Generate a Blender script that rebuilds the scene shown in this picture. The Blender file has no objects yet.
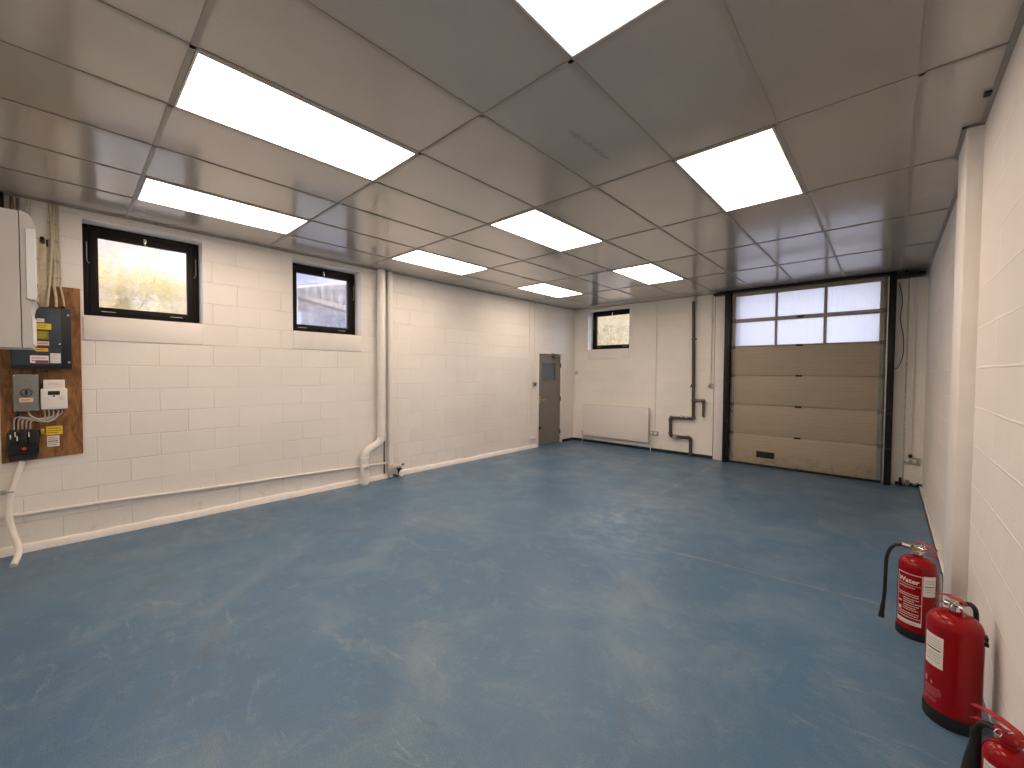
import bpy, bmesh, math, random
from mathutils import Vector, Matrix
random.seed(7)
PI = math.pi
scene = bpy.context.scene
col = scene.collection
XL, XR, YF, YB, H, CZ = -5.391, 0.372, 7.96, -0.50, 2.998, 1.556

# ------------------------------------------------------------------ materials
def mat(name, color=(.8, .8, .8), rough=.5, metal=0., spec=.5, bump=None, vary=None, coat=0., emit=None, estr=0., trans=0., ior=1.45):
    m = bpy.data.materials.new(name); m.use_nodes = True
    nt = m.node_tree; b = nt.nodes['Principled BSDF']
    b.inputs['Base Color'].default_value = (*color, 1)
    b.inputs['Roughness'].default_value = rough
    b.inputs['Metallic'].default_value = metal
    b.inputs['Specular IOR Level'].default_value = spec
    b.inputs['Coat Weight'].default_value = coat
    b.inputs['Transmission Weight'].default_value = trans
    b.inputs['IOR'].default_value = ior
    if emit:
        b.inputs['Emission Color'].default_value = (*emit, 1); b.inputs['Emission Strength'].default_value = estr
    geo = None
    if vary or bump:
        geo = nt.nodes.new('ShaderNodeNewGeometry')
    if vary:                      # (scale, amount)  procedural tone variation
        n = nt.nodes.new('ShaderNodeTexNoise'); n.inputs['Scale'].default_value = vary[0]; n.inputs['Detail'].default_value = 5
        nt.links.new(geo.outputs['Position'], n.inputs['Vector'])
        r = nt.nodes.new('ShaderNodeMapRange'); r.inputs['From Min'].default_value = .3; r.inputs['From Max'].default_value = .7
        r.inputs['To Min'].default_value = 1 - vary[1]; r.inputs['To Max'].default_value = 1 + vary[1]
        nt.links.new(n.outputs['Fac'], r.inputs['Value'])
        v = nt.nodes.new('ShaderNodeVectorMath'); v.operation = 'SCALE'; v.inputs[0].default_value = color
        nt.links.new(r.outputs['Result'], v.inputs['Scale']); nt.links.new(v.outputs['Vector'], b.inputs['Base Color'])
    if bump:                      # (scale, distance)
        n = nt.nodes.new('ShaderNodeTexNoise'); n.inputs['Scale'].default_value = bump[0]; n.inputs['Detail'].default_value = 4
        nt.links.new(geo.outputs['Position'], n.inputs['Vector'])
        bp = nt.nodes.new('ShaderNodeBump'); bp.inputs['Distance'].default_value = bump[1]; bp.inputs['Strength'].default_value = 1
        nt.links.new(n.outputs['Fac'], bp.inputs['Height']); nt.links.new(bp.outputs['Normal'], b.inputs['Normal'])
    return m

class NT:
    """small node helper"""
    def __init__(s, m): s.t = m.node_tree; s.N = s.t.nodes; s.L = s.t.links
    def n(s, typ, **kw):
        x = s.N.new(typ)
        for k, v in kw.items(): setattr(x, k, v)
        return x
    def math(s, op, a, b=None, c=None, clamp=False):
        x = s.n('ShaderNodeMath', operation=op, use_clamp=clamp)
        for i, v in enumerate((a, b, c)):
            if v is None: continue
            if isinstance(v, (int, float)): x.inputs[i].default_value = v
            else: s.L.new(v, x.inputs[i])
        return x.outputs[0]
    def noise(s, vec, scale, detail=4, rough=.5, dist=0):
        x = s.n('ShaderNodeTexNoise'); x.inputs['Scale'].default_value = scale; x.inputs['Detail'].default_value = detail
        x.inputs['Roughness'].default_value = rough; x.inputs['Distortion'].default_value = dist
        s.L.new(vec, x.inputs['Vector']); return x.outputs['Fac']
    def ramp(s, v, a, b, c=0., d=1.):
        x = s.n('ShaderNodeMapRange'); x.interpolation_type = 'SMOOTHSTEP'
        for k, val in (('From Min', a), ('From Max', b), ('To Min', c), ('To Max', d)): x.inputs[k].default_value = val
        s.L.new(v, x.inputs['Value']); return x.outputs['Result']
    def mix(s, f, a, b):
        x = s.n('ShaderNodeMix', data_type='RGBA')
        if isinstance(f, (int, float)): x.inputs[0].default_value = f
        else: s.L.new(f, x.inputs[0])
        for i, v in ((6, a), (7, b)):
            if isinstance(v, tuple): x.inputs[i].default_value = (*v[:3], 1)
            else: s.L.new(v, x.inputs[i])
        return x.outputs[2]

def block_mat(name, axis, phase, base=(.86, .835, .80), joint_tone=.96, depth=.0036, bw=.45):
    """painted concrete blockwork, 450 x 225 coursing"""
    m = mat(name, base, .62, spec=.25); k = NT(m); b = k.N['Principled BSDF']
    g = k.n('ShaderNodeNewGeometry'); sp = k.n('ShaderNodeSeparateXYZ'); k.L.new(g.outputs['Position'], sp.inputs[0])
    cb = k.n('ShaderNodeCombineXYZ')
    k.L.new(k.math('ADD', sp.outputs[axis], phase), cb.inputs[0]); k.L.new(k.math('SUBTRACT', sp.outputs[2], .03), cb.inputs[1])
    # slight wobble of the joints
    nz = k.n('ShaderNodeTexNoise'); nz.inputs['Scale'].default_value = 3.; k.L.new(g.outputs['Position'], nz.inputs['Vector'])
    off = k.n('ShaderNodeVectorMath', operation='MULTIPLY_ADD'); k.L.new(nz.outputs['Color'], off.inputs[0])
    off.inputs[1].default_value = (.012, .012, 0); k.L.new(cb.outputs[0], off.inputs[2])
    br = k.n('ShaderNodeTexBrick'); br.offset = .5; br.squash = 1
    for kk, v in (('Scale', 1), ('Mortar Size', .0065), ('Mortar Smooth', .6), ('Brick Width', bw), ('Row Height', .225), ('Bias', 0)):
        br.inputs[kk].default_value = v
    br.inputs['Color1'].default_value = (0, 0, 0, 1); br.inputs['Color2'].default_value = (1, 1, 1, 1)
    k.L.new(off.outputs[0], br.inputs['Vector'])
    fade = k.ramp(k.noise(g.outputs['Position'], 1.7, 3), .35, .62, .25, 1)      # joints filled with paint in places
    mort = k.math('MULTIPLY', br.outputs['Fac'], fade)
    fine = k.noise(g.outputs['Position'], 110, 5, .7); mid = k.noise(g.outputs['Position'], 6, 4)
    big = k.ramp(k.noise(g.outputs['Position'], 1.1, 3), .3, .7, .965, 1.02)
    pits = k.ramp(k.noise(g.outputs['Position'], 45, 2), .28, .34, 0, 1)
    hgt = k.math('ADD', k.math('MULTIPLY', mort, -depth), k.math('ADD', k.math('MULTIPLY', fine, .0011), k.math('ADD', k.math('MULTIPLY', mid, .0022), k.math('MULTIPLY', pits, .0007))))
    bp = k.n('ShaderNodeBump'); bp.inputs['Strength'].default_value = 1; bp.inputs['Distance'].default_value = 1
    k.L.new(hgt, bp.inputs['Height']); k.L.new(bp.outputs['Normal'], b.inputs['Normal'])
    tone = k.mix(mort, base, tuple(c * joint_tone for c in base))
    blocktone = k.ramp(br.outputs['Color'], 0, 1, .985, 1.015)
    sc = k.n('ShaderNodeVectorMath', operation='SCALE'); k.L.new(tone, sc.inputs[0]); k.L.new(k.math('MULTIPLY', big, blocktone), sc.inputs['Scale'])
    # grubby scuffs low on the wall
    low = k.math('MULTIPLY', k.ramp(sp.outputs[2], .0, .5, 1, 0), k.ramp(k.noise(g.outputs['Position'], 9, 6, .65), .55, .75, 0, .35))
    k.L.new(k.mix(low, sc.outputs[0], (.42, .38, .33)), b.inputs['Base Color'])
    return m

M = {}
M['wall_l'] = block_mat('painted_blockwork_left', 1, -.175)
M['wall_f'] = block_mat('painted_blockwork_far', 0, .1, base=(.88, .855, .80), joint_tone=.975, depth=.002)
M['wall_r'] = block_mat('painted_blockwork_right', 1, .21, base=(.87, .825, .785), joint_tone=1.14, depth=-.0028, bw=3.2)  # lighter joints: light caught by the ridges is put into the colour
M['paint'] = mat('cream_wall_paint', (.85, .82, .785), .55, spec=.3, bump=(60, .0006), vary=(5, .03))
M['white'] = mat('white_gloss_paint', (.84, .81, .77), .38, vary=(8, .03))
M['white2'] = mat('white_plastic', (.80, .79, .77), .35)
M['rad'] = mat('white_radiator_enamel', (.84, .81, .77), .35)
M['black'] = mat('black_stained_frame', (.007, .005, .005), .5, spec=.25, vary=(20, .3))
M['blackp'] = mat('black_plastic', (.012, .012, .013), .38)
M['rubber'] = mat('black_rubber', (.010, .010, .011), .5)
M['track'] = mat('dark_steel_track', (.016, .015, .015), .45, metal=.5, vary=(25, .3))
M['steel'] = mat('galvanised_steel', (.45, .44, .42), .38, metal=.9, vary=(30, .15))
M['chrome'] = mat('chrome', (.75, .74, .72), .16, metal=1)
M['brass'] = mat('brass', (.62, .40, .13), .3, metal=.9)
M['bronze'] = mat('brown_door_closer_metal', (.20, .155, .10), .4, metal=.5)
M['red'] = mat('red_extinguisher_paint', (.27, .001, .004), .24, coat=.1, spec=.3)
M['redm'] = mat('red_lever_enamel', (.34, .01, .016), .3)
M['pipe'] = mat('bare_dark_iron_pipe', (.10, .078, .068), .5, metal=.4, vary=(40, .3))
M['pipe2'] = mat('oxidised_grey_pipe', (.17, .135, .115), .5, metal=.3, vary=(40, .25))
M['door'] = mat('grey_door_paint', (.205, .19, .165), .45, vary=(4, .04))
M['closeg'] = mat('dark_door_glazing', (.10, .14, .17), .12, spec=.6)
M['navy'] = mat('dark_blue_grey_enamel', (.026, .042, .066), .4, vary=(15, .15))
M['navyd'] = mat('near_black_blue_enamel', (.010, .014, .022), .45)
M['grey'] = mat('grey_enamel', (.20, .21, .205), .45, vary=(15, .12))
M['boiler'] = mat('pale_grey_boiler_casing', (.54, .545, .54), .3)
M['bglass'] = mat('glossy_white_panel', (.80, .86, .92), .08, coat=1)
M['yellow'] = mat('yellow_sticker', (.80, .58, .02), .5)
M['orange'] = mat('orange_sticker', (.75, .38, .03), .5)
M['beige'] = mat('beige_sticker', (.72, .52, .38), .5)
M['green'] = mat('olive_green_sticker', (.19, .20, .015), .5)
M['maroon'] = mat('maroon_print', (.25, .03, .07), .5)
M['paper'] = mat('white_paper_label', (.78, .76, .72), .6)
M['print'] = mat('dark_print', (.05, .05, .055), .6)
M['pinkprint'] = mat('pale_pink_print', (.62, .18, .20), .45)
M['redprint'] = mat('red_print', (.7, .03, .03), .5)
M['cable'] = mat('grey_cable_sheath', (.45, .42, .39), .5)
M['tan'] = mat('pale_yellow_cable', (.55, .47, .32), .55, vary=(30, .15))
M['dustw'] = mat('dirty_white_fitting', (.62, .58, .52), .5, vary=(30, .2))
M['roller'] = mat('dull_hinge_metal', (.16, .15, .135), .5, metal=.3)
M['steelend'] = mat('pale_green_grey_end_cap', (.20, .225, .19), .4, vary=(10, .1))
M['hidden'] = mat('dark_ceiling_void', (.05, .05, .05), .9)

def wood_mat():
    m = mat('stained_plywood', (.30, .15, .055), .5); k = NT(m); b = k.N['Principled BSDF']
    g = k.n('ShaderNodeNewGeometry'); mp = k.n('ShaderNodeMapping'); mp.inputs['Scale'].default_value = (3, 7, 1.5)
    k.L.new(g.outputs['Position'], mp.inputs[0])
    a = k.ramp(k.noise(mp.outputs[0], 3, 7, .65, 1.2), .3, .72)
    c = k.mix(a, (.13, .052, .016), (.36, .175, .055))
    st = k.ramp(k.noise(g.outputs['Position'], 9, 4), .58, .7)
    k.L.new(k.mix(k.math('MULTIPLY', st, .6), c, (.10, .05, .02)), b.inputs['Base Color'])
    return m
M['wood'] = wood_mat()

def floor_mat():
    m = mat('blue_floor_paint', (.05, .1, .16), .4, spec=.45); k = NT(m); b = k.N['Principled BSDF']
    g = k.n('ShaderNodeNewGeometry'); P = g.outputs['Position']
    sp = k.n('ShaderNodeSeparateXYZ'); k.L.new(P, sp.inputs[0]); X, Y = sp.outputs[0], sp.outputs[1]
    big = k.ramp(k.noise(P, .55, 4, .55), .3, .7)
    c = k.mix(big, (.068, .148, .250), (.083, .172, .275))
    cloud = k.ramp(k.noise(P, 1.3, 7, .66, .6), .44, .70)
    c = k.mix(k.math('MULTIPLY', cloud, .65), c, (.170, .250, .320))
    mott = k.ramp(k.noise(P, 7, 7, .75, .4), .5, .72)
    c = k.mix(k.math('MULTIPLY', mott, .45), c, (.19, .265, .33))
    grime = k.ramp(k.noise(P, 2.3, 6, .7, 1.1), .56, .72)
    c = k.mix(k.math('MULTIPLY', grime, .45), c, (.105, .125, .15))
    # brushed pale wear, streaked across the room
    mp = k.n('ShaderNodeMapping'); mp.inputs['Scale'].default_value = (1., 3.2, 1); mp.inputs['Rotation'].default_value = (0, 0, .5); k.L.new(P, mp.inputs[0])
    wear = k.ramp(k.noise(mp.outputs[0], 2.4, 9, .75, .8), .55, .70)
    where = k.ramp(k.noise(P, .75, 2), .42, .6)
    c = k.mix(k.math('MULTIPLY', k.math('MULTIPLY', wear, where), .5), c, (.33, .37, .40))
    dirt = k.ramp(k.noise(P, 3.1, 7, .7, .3), .60, .78)
    c = k.mix(k.math('MULTIPLY', dirt, .5), c, (.075, .095, .125))
    # re-laid slab by the garage door: seams at Y=3.66 and X=-2.15
    wob = k.math('MULTIPLY', k.math('SUBTRACT', k.noise(P, 5, 4), .5), .03)
    right = k.ramp(X, -2.05, -1.9); beyond = k.ramp(Y, 3.60, 3.66)
    yy = k.math('ADD', k.math('SUBTRACT', Y, 3.60), k.math('ADD', k.math('MULTIPLY', k.math('ADD', X, 1), -.12), wob))
    s1 = k.math('MULTIPLY', k.ramp(k.math('ABSOLUTE', yy), .004, .028, 1, 0), right)
    s2 = k.math('MULTIPLY', k.ramp(k.math('ABSOLUTE', k.math('ADD', k.math('ADD', X, 2.15), wob)), .006, .05, 1, 0), beyond)
    patchy = k.ramp(k.noise(P, 4.3, 5, .7), .4, .62, .15, 1)
    seam = k.math('MULTIPLY', k.math('MAXIMUM', s1, s2), patchy)
    rust = k.math('MULTIPLY', k.ramp(k.math('ABSOLUTE', yy), .0, .09, 1, 0), k.math('MULTIPLY', right, k.ramp(k.noise(P, 7, 6, .7), .5, .68)))
    c = k.mix(k.math('MULTIPLY', rust, .7), c, (.17, .15, .14))
    c = k.mix(k.math('MULTIPLY', seam, .75), c, (.22, .26, .28))
    # broken pale blue patch just inside the slab corner
    dx = k.math('ADD', X, 2.0); dy = k.math('SUBTRACT', Y, 4.1)
    rr = k.math('SQRT', k.math('ADD', k.math('MULTIPLY', dx, dx), k.math('MULTIPLY', k.math('MULTIPLY', dy, dy), .35)))
    corner = k.math('MULTIPLY', k.ramp(rr, .1, .95, 1, 0), k.ramp(k.noise(P, 6, 6, .7), .42, .7))
    c = k.mix(k.math('MULTIPLY', corner, .6), c, (.26, .35, .45))
    v = k.n('ShaderNodeTexVoronoi', feature='F1'); v.inputs['Scale'].default_value = 3.2; k.L.new(P, v.inputs['Vector'])
    vc = k.n('ShaderNodeSeparateColor'); k.L.new(v.outputs['Color'], vc.inputs[0])
    speck = k.math('MULTIPLY', k.ramp(v.outputs['Distance'], .010, .016, 1, 0), k.math('GREATER_THAN', vc.outputs[0], .72))
    c = k.mix(speck, c, (.6, .6, .58))
    fs = k.ramp(k.noise(P, 160, 2), .35, .7, .88, 1.1)
    sc = k.n('ShaderNodeVectorMath', operation='SCALE'); k.L.new(c, sc.inputs[0]); k.L.new(fs, sc.inputs['Scale'])
    k.L.new(sc.outputs[0], b.inputs['Base Color'])
    rg = k.math('ADD', k.ramp(k.noise(P, 1.9, 5, .6), .3, .7, .30, .44), k.math('MULTIPLY', wear, .1))
    k.L.new(rg, b.inputs['Roughness'])
    hgt = k.math('ADD', k.math('MULTIPLY', k.noise(P, 75, 3), .0008), k.math('ADD', k.math('MULTIPLY', k.noise(P, 9, 3), .0012), k.math('MULTIPLY', seam, -.002)))
    bp = k.n('ShaderNodeBump'); bp.inputs['Distance'].default_value = 1; bp.inputs['Strength'].default_value = .8
    k.L.new(hgt, bp.inputs['Height']); k.L.new(bp.outputs['Normal'], b.inputs['Normal'])
    return m
M['floor'] = floor_mat()

def tile_mat():
    m = mat('vinyl_faced_ceiling_tile', (.40, .37, .335), .35, spec=.6, coat=1.); k = NT(m); b = k.N['Principled BSDF']
    g = k.n('ShaderNodeNewGeometry'); P = g.outputs['Position']; sp = k.n('ShaderNodeSeparateXYZ'); k.L.new(P, sp.inputs[0])
    b.inputs['Coat Roughness'].default_value = .13; b.inputs['Coat IOR'].default_value = 1.85
    X, Y = sp.outputs[0], sp.outputs[1]
    c = k.mix(k.ramp(k.noise(P, 1.4, 3), .3, .7), (.375, .34, .298), (.41, .375, .328))
    c = k.mix(k.math('MULTIPLY', k.ramp(k.noise(P, 130, 2), .3, .42, 1, 0), .25), c, (.25, .23, .20))
    # long scuff left on one tile
    ax = k.math('ABSOLUTE', k.math('SUBTRACT', k.math('ADD', X, 1.434), k.math('MULTIPLY', k.math('SUBTRACT', k.noise(P, 14, 3), .5), .04)))
    ay = k.math('ABSOLUTE', k.math('SUBTRACT', Y, 2.29))
    sm = k.math('MULTIPLY', k.math('MULTIPLY', k.ramp(ax, .004, .03, 1, 0), k.ramp(ay, .18, .27, 1, 0)), k.ramp(k.noise(P, 22, 4), .35, .6, .2, 1))
    c = k.mix(k.math('MULTIPLY', sm, .55), c, (.12, .115, .115))
    k.L.new(c, b.inputs['Base Color'])
    hgt = k.math('ADD', k.math('MULTIPLY', k.noise(P, 90, 3), .00035), k.math('MULTIPLY', k.noise(P, 2.2, 2), .0012))
    bp = k.n('ShaderNodeBump'); bp.inputs['Distance'].default_value = 1; bp.inputs['Strength'].default_value = 1
    k.L.new(hgt, bp.inputs['Height']); k.L.new(bp.outputs['Normal'], b.inputs['Normal'])
    return m
M['tile'] = tile_mat()
M['tee'] = mat('ceiling_grid_tee', (.33, .30, .265), .4, spec=.5)

def sheet_mat():      # garage door skin, fine horizontal ribs
    m = mat('beige_door_panel', (.42, .36, .27), .42, spec=.4); k = NT(m); b = k.N['Principled BSDF']
    g = k.n('ShaderNodeNewGeometry'); P = g.outputs['Position']; sp = k.n('ShaderNodeSeparateXYZ'); k.L.new(P, sp.inputs[0])
    w = k.math('SINE', k.math('MULTIPLY', sp.outputs[2], 2 * PI / .052))
    w = k.ramp(w, .6, 1)
    mp = k.n('ShaderNodeMapping'); mp.inputs['Scale'].default_value = (1, 1, 5); k.L.new(P, mp.inputs[0])
    d = k.ramp(k.noise(mp.outputs[0], 2.5, 6, .6), .3, .75)
    c = k.mix(d, (.42, .36, .275), (.395, .335, .25))
    c = k.mix(k.math('MULTIPLY', w, .18), c, (.26, .21, .15))
    low = k.math('MULTIPLY', k.ramp(sp.outputs[2], .02, .3, 1, 0), k.ramp(k.noise(P, 11, 6, .7), .45, .7))
    c = k.mix(k.math('MULTIPLY', low, .6), c, (.13, .10, .065))
    k.L.new(c, b.inputs['Base Color'])
    bp = k.n('ShaderNodeBump'); bp.inputs['Distance'].default_value = .0015; k.L.new(k.math('ADD', w, k.math('MULTIPLY', k.noise(P, 3, 3), 3)), bp.inputs['Height'])
    k.L.new(bp.outputs['Normal'], b.inputs['Normal'])
    return m
M['sheet'] = sheet_mat()
M['gframe'] = mat('beige_door_frame', (.34, .295, .225), .42, vary=(6, .06))

def pane_mat(name, rough, ior, clear, bscale, bdist, tint=(1, 1, 1), translucent=0., rib=False):
    m = bpy.data.materials.new(name); m.use_nodes = True; k = NT(m); k.N.clear()
    out = k.n('ShaderNodeOutputMaterial'); g = k.n('ShaderNodeNewGeometry'); P = g.outputs['Position']
    if rib:
        sp = k.n('ShaderNodeSeparateXYZ'); k.L.new(P, sp.inputs[0])
        h = k.math('ADD', k.math('SINE', k.math('MULTIPLY', sp.outputs[0], 2 * PI / .022)), k.math('MULTIPLY', k.noise(P, 30, 3), .8))
    else:
        h = k.noise(P, bscale, 2)
    bp = k.n('ShaderNodeBump'); bp.inputs['Distance'].default_value = bdist; k.L.new(h, bp.inputs['Height'])
    rf = k.n('ShaderNodeBsdfRefraction'); rf.inputs['Roughness'].default_value = rough; rf.inputs['IOR'].default_value = ior; rf.inputs['Color'].default_value = (*tint, 1)
    k.L.new(bp.outputs['Normal'], rf.inputs['Normal'])
    tr = k.n('ShaderNodeBsdfTransparent'); tr.inputs['Color'].default_value = (*tint, 1)
    gl = k.n('ShaderNodeBsdfGlossy'); gl.inputs['Roughness'].default_value = .08 + rough * .3; k.L.new(bp.outputs['Normal'], gl.inputs['Normal'])
    tl = k.n('ShaderNodeBsdfTranslucent'); tl.inputs['Color'].default_value = (*tint, 1)
    def ms(f, a, b):
        x = k.n('ShaderNodeMixShader'); x.inputs[0].default_value = f; k.L.new(a.outputs[0], x.inputs[1]); k.L.new(b.outputs[0], x.inputs[2]); return x
    s = ms(clear, rf, tr)
    if translucent: s = ms(translucent, s, tl)
    s = ms(.06, s, gl)
    k.L.new(s.outputs[0], out.inputs['Surface']); return m
M['obscure'] = pane_mat('patterned_obscure_glass', .0, 1.12, .55, 90, .002)
M['ribbed'] = pane_mat('ribbed_polycarbonate', .35, 1.2, .08, 30, .002, (.68, .665, .69), translucent=.55, rib=True)

def emis(name, c, s):
    m = bpy.data.materials.new(name); m.use_nodes = True; k = NT(m); k.N.clear()
    o = k.n('ShaderNodeOutputMaterial'); e = k.n('ShaderNodeEmission'); e.inputs['Color'].default_value = (*c, 1); e.inputs['Strength'].default_value = s
    k.L.new(e.outputs[0], o.inputs['Surface']); return m
M['led'] = emis('led_panel_diffuser', (1, .79, .63), 10.6)
M['ledframe'] = mat('white_light_frame', (.8, .78, .74), .4)

def brick_mat(name, c1, c2, mort, w=.22, h=.075, vert=2, hor=1):
    m = mat(name, c1, .85); k = NT(m); b = k.N['Principled BSDF']
    g = k.n('ShaderNodeNewGeometry'); sp = k.n('ShaderNodeSeparateXYZ'); k.L.new(g.outputs['Position'], sp.inputs[0])
    cb = k.n('ShaderNodeCombineXYZ'); k.L.new(sp.outputs[hor], cb.inputs[0]); k.L.new(sp.outputs[vert], cb.inputs[1])
    br = k.n('ShaderNodeTexBrick')
    for kk, v in (('Scale', 1), ('Mortar Size', .006), ('Brick Width', w), ('Row Height', h)): br.inputs[kk].default_value = v
    br.inputs['Color1'].default_value = (*c1, 1); br.inputs['Color2'].default_value = (*c2, 1); br.inputs['Mortar'].default_value = (*mort, 1)
    k.L.new(cb.outputs[0], br.inputs['Vector']); k.L.new(br.outputs['Color'], b.inputs['Base Color']); return m
M['obrick'] = brick_mat('buff_facing_brick', (.36, .29, .245), (.24, .185, .15), (.40, .38, .36))
M['gbrick'] = brick_mat('blue_grey_brick', (.13, .14, .20), (.05, .055, .08), (.24, .24, .30))
M['upvc'] = mat('white_upvc', (.50, .51, .54), .4)
M['oglass'] = mat('pale_window_glass', (.55, .62, .68), .08, spec=.8)
M['oroof'] = mat('grey_sheet_roof', (.17, .19, .26), .5, vary=(2, .2))
M['leafy'] = mat('yellow_autumn_leaf', (.50, .37, .10), .6, vary=(9, .4))
M['leafg'] = mat('pale_green_leaf', (.50, .46, .34), .6, vary=(9, .3))
M['leafr'] = mat('russet_leaf', (.44, .27, .17), .6, vary=(9, .3))
M['bark'] = mat('tree_bark', (.12, .09, .06), .9, bump=(20, .01))
M['asphalt'] = mat('yard_asphalt', (.22, .22, .22), .9, vary=(4, .2))

# ------------------------------------------------------------------ mesh helper
class MB:
    def __init__(s): s.b = bmesh.new(); s.mi = 0
    def _mark(s, faces):
        for f in faces: f.material_index = s.mi
    def box(s, x0, y0, z0, x1, y1, z1, bev=0., seg=2):
        x0, x1 = sorted((x0, x1)); y0, y1 = sorted((y0, y1)); z0, z1 = sorted((z0, z1))
        t = bmesh.new(); bmesh.ops.create_cube(t, size=1)
        for v in t.verts: v.co = Vector(((x0 + x1) / 2 + v.co.x * (x1 - x0), (y0 + y1) / 2 + v.co.y * (y1 - y0), (z0 + z1) / 2 + v.co.z * (z1 - z0)))
        if bev > 0:
            bev = min(bev, .45 * min(x1 - x0, y1 - y0, z1 - z0))
            bmesh.ops.bevel(t, geom=t.edges[:], offset=bev, segments=seg, profile=.5, affect='EDGES')
        s.merge(t); return s
    def merge(s, t):
        mp = {}
        for v in t.verts: mp[v] = s.b.verts.new(v.co)
        for f in t.faces:
            try: nf = s.b.faces.new([mp[v] for v in f.verts]); nf.material_index = s.mi
            except ValueError: pass
        t.free(); return s
    def quad(s, *pts):
        f = s.b.faces.new([s.b.verts.new(Vector(p)) for p in pts]); f.material_index = s.mi; return s
    def ring(s, c, d, r, n, up=None):
        d = Vector(d).normalized()
        a = Vector(up) if up is not None else (Vector((0, 0, 1)) if abs(d.z) < .9 else Vector((1, 0, 0)))
        u = (a - d * a.dot(d)).normalized(); w = d.cross(u)
        return [s.b.verts.new(Vector(c) + u * (r * math.cos(2 * PI * i / n)) + w * (r * math.sin(2 * PI * i / n))) for i in range(n)], u
    def tube(s, pts, r, n=12, cap=True, smooth=0):
        pts = [Vector(p) for p in pts]
        if smooth: pts = catmull(pts, smooth)
        rs = r if isinstance(r, (list, tuple)) else [r] * len(pts)
        if len(rs) != len(pts):
            m = len(rs) - 1; rs = [rs[min(int(i * m / (len(pts) - 1)), m - 1)] * (1 - (i * m / (len(pts) - 1) - min(int(i * m / (len(pts) - 1)), m - 1))) + rs[min(int(i * m / (len(pts) - 1)), m - 1) + 1] * (i * m / (len(pts) - 1) - min(int(i * m / (len(pts) - 1)), m - 1)) for i in range(len(pts))]
        prev = None; up = None; first = last = None
        for i, p in enumerate(pts):
            if i == 0: d = pts[1] - p
            elif i == len(pts) - 1: d = p - pts[i - 1]
            else: d = (pts[i + 1] - p).normalized() + (p - pts[i - 1]).normalized()
            R, up = s.ring(p, d, rs[i], n, up)
            if prev:
                for j in range(n): s._mark([s.b.faces.new((prev[j], prev[(j + 1) % n], R[(j + 1) % n], R[j]))])
            else: first = R
            prev = R
        last = prev
        if cap: s._mark([s.b.faces.new(first[::-1]), s.b.faces.new(last)])
        return s
    def elbow_path(s, pts, rad, seg=6):
        """polyline with rounded corners"""
        pts = [Vector(p) for p in pts]; out = [pts[0]]
        for i in range(1, len(pts) - 1):
            a = (pts[i - 1] - pts[i]); b = (pts[i + 1] - pts[i]); q = min(rad, a.length * .49, b.length * .49)
            p0 = pts[i] + a.normalized() * q; p1 = pts[i] + b.normalized() * q
            for k in range(seg + 1):
                t = k / seg; out.append(p0 * (1 - t) ** 2 + pts[i] * 2 * t * (1 - t) + p1 * t * t)
        out.append(pts[-1]); return out
    def lathe(s, prof, c=(0, 0, 0), n=32, axis='z'):
        prev = None
        for r, z in prof:
            R = []
            if r < 1e-6:
                p = (0, 0, z)
                R = [s.b.verts.new(Vector(c) + ax(p, axis))]
            else:
                for i in range(n):
                    a = 2 * PI * i / n; R.append(s.b.verts.new(Vector(c) + ax((r * math.cos(a), r * math.sin(a), z), axis)))
            if prev:
                if len(prev) == 1 and len(R) > 1:
                    for j in range(n): s._mark([s.b.faces.new((prev[0], R[(j + 1) % n], R[j]))])
                elif len(R) == 1 and len(prev) > 1:
                    for j in range(n): s._mark([s.b.faces.new((prev[j], prev[(j + 1) % n], R[0]))])
                elif len(R) > 1:
                    for j in range(n): s._mark([s.b.faces.new((prev[j], prev[(j + 1) % n], R[(j + 1) % n], R[j]))])
            prev = R
        return s
    def prism(s, poly, axis, a, b):
        """poly = 2-D outline, extruded along axis from a to b (x: (y,z), y: (x,z), z: (x,y))"""
        def P(p, t): return {'x': (t, p[0], p[1]), 'y': (p[0], t, p[1]), 'z': (p[0], p[1], t)}[axis]
        A = [s.b.verts.new(P(p, a)) for p in poly]; B = [s.b.verts.new(P(p, b)) for p in poly]
        n = len(poly); fs = [s.b.faces.new(A[::-1]), s.b.faces.new(B)]
        for i in range(n): fs.append(s.b.faces.new((A[i], A[(i + 1) % n], B[(i + 1) % n], B[i])))
        s._mark(fs); return s
    def build(s, name, m, parent=None, sharp=35, recalc=True):
        off = Vector((0, 0, 0)); q = parent
        while q is not None: off += q.location; q = q.parent
        if recalc: bmesh.ops.recalc_face_normals(s.b, faces=s.b.faces[:])
        for f in s.b.faces: f.smooth = True
        for e in s.b.edges:
            if len(e.link_faces) == 2: e.smooth = e.calc_face_angle(0) < math.radians(sharp)
            else: e.smooth = False
        me = bpy.data.meshes.new(name)
        if off.length: bmesh.ops.translate(s.b, vec=-off, verts=s.b.verts[:])
        s.b.to_mesh(me); s.b.free()
        for x in (m if isinstance(m, (list, tuple)) else [m]): me.materials.append(x)
        o = bpy.data.objects.new(name, me); col.objects.link(o)
        if parent is not None: o.parent = parent
        return o
def ax(p, axis):
    x, y, z = p
    return Vector({'z': (x, y, z), 'x': (z, x, y), 'y': (y, z, x)}[axis])
def catmull(p, k):
    out = []
    for i in range(len(p) - 1):
        a, b, c, d = p[max(i - 1, 0)], p[i], p[i + 1], p[min(i + 2, len(p) - 1)]
        for j in range(k):
            t = j / k
            out.append(.5 * ((2 * b) + (c - a) * t + (2 * a - 5 * b + 4 * c - d) * t * t + (3 * b - a - 3 * c + d) * t ** 3))
    out.append(p[-1]); return out
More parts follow.
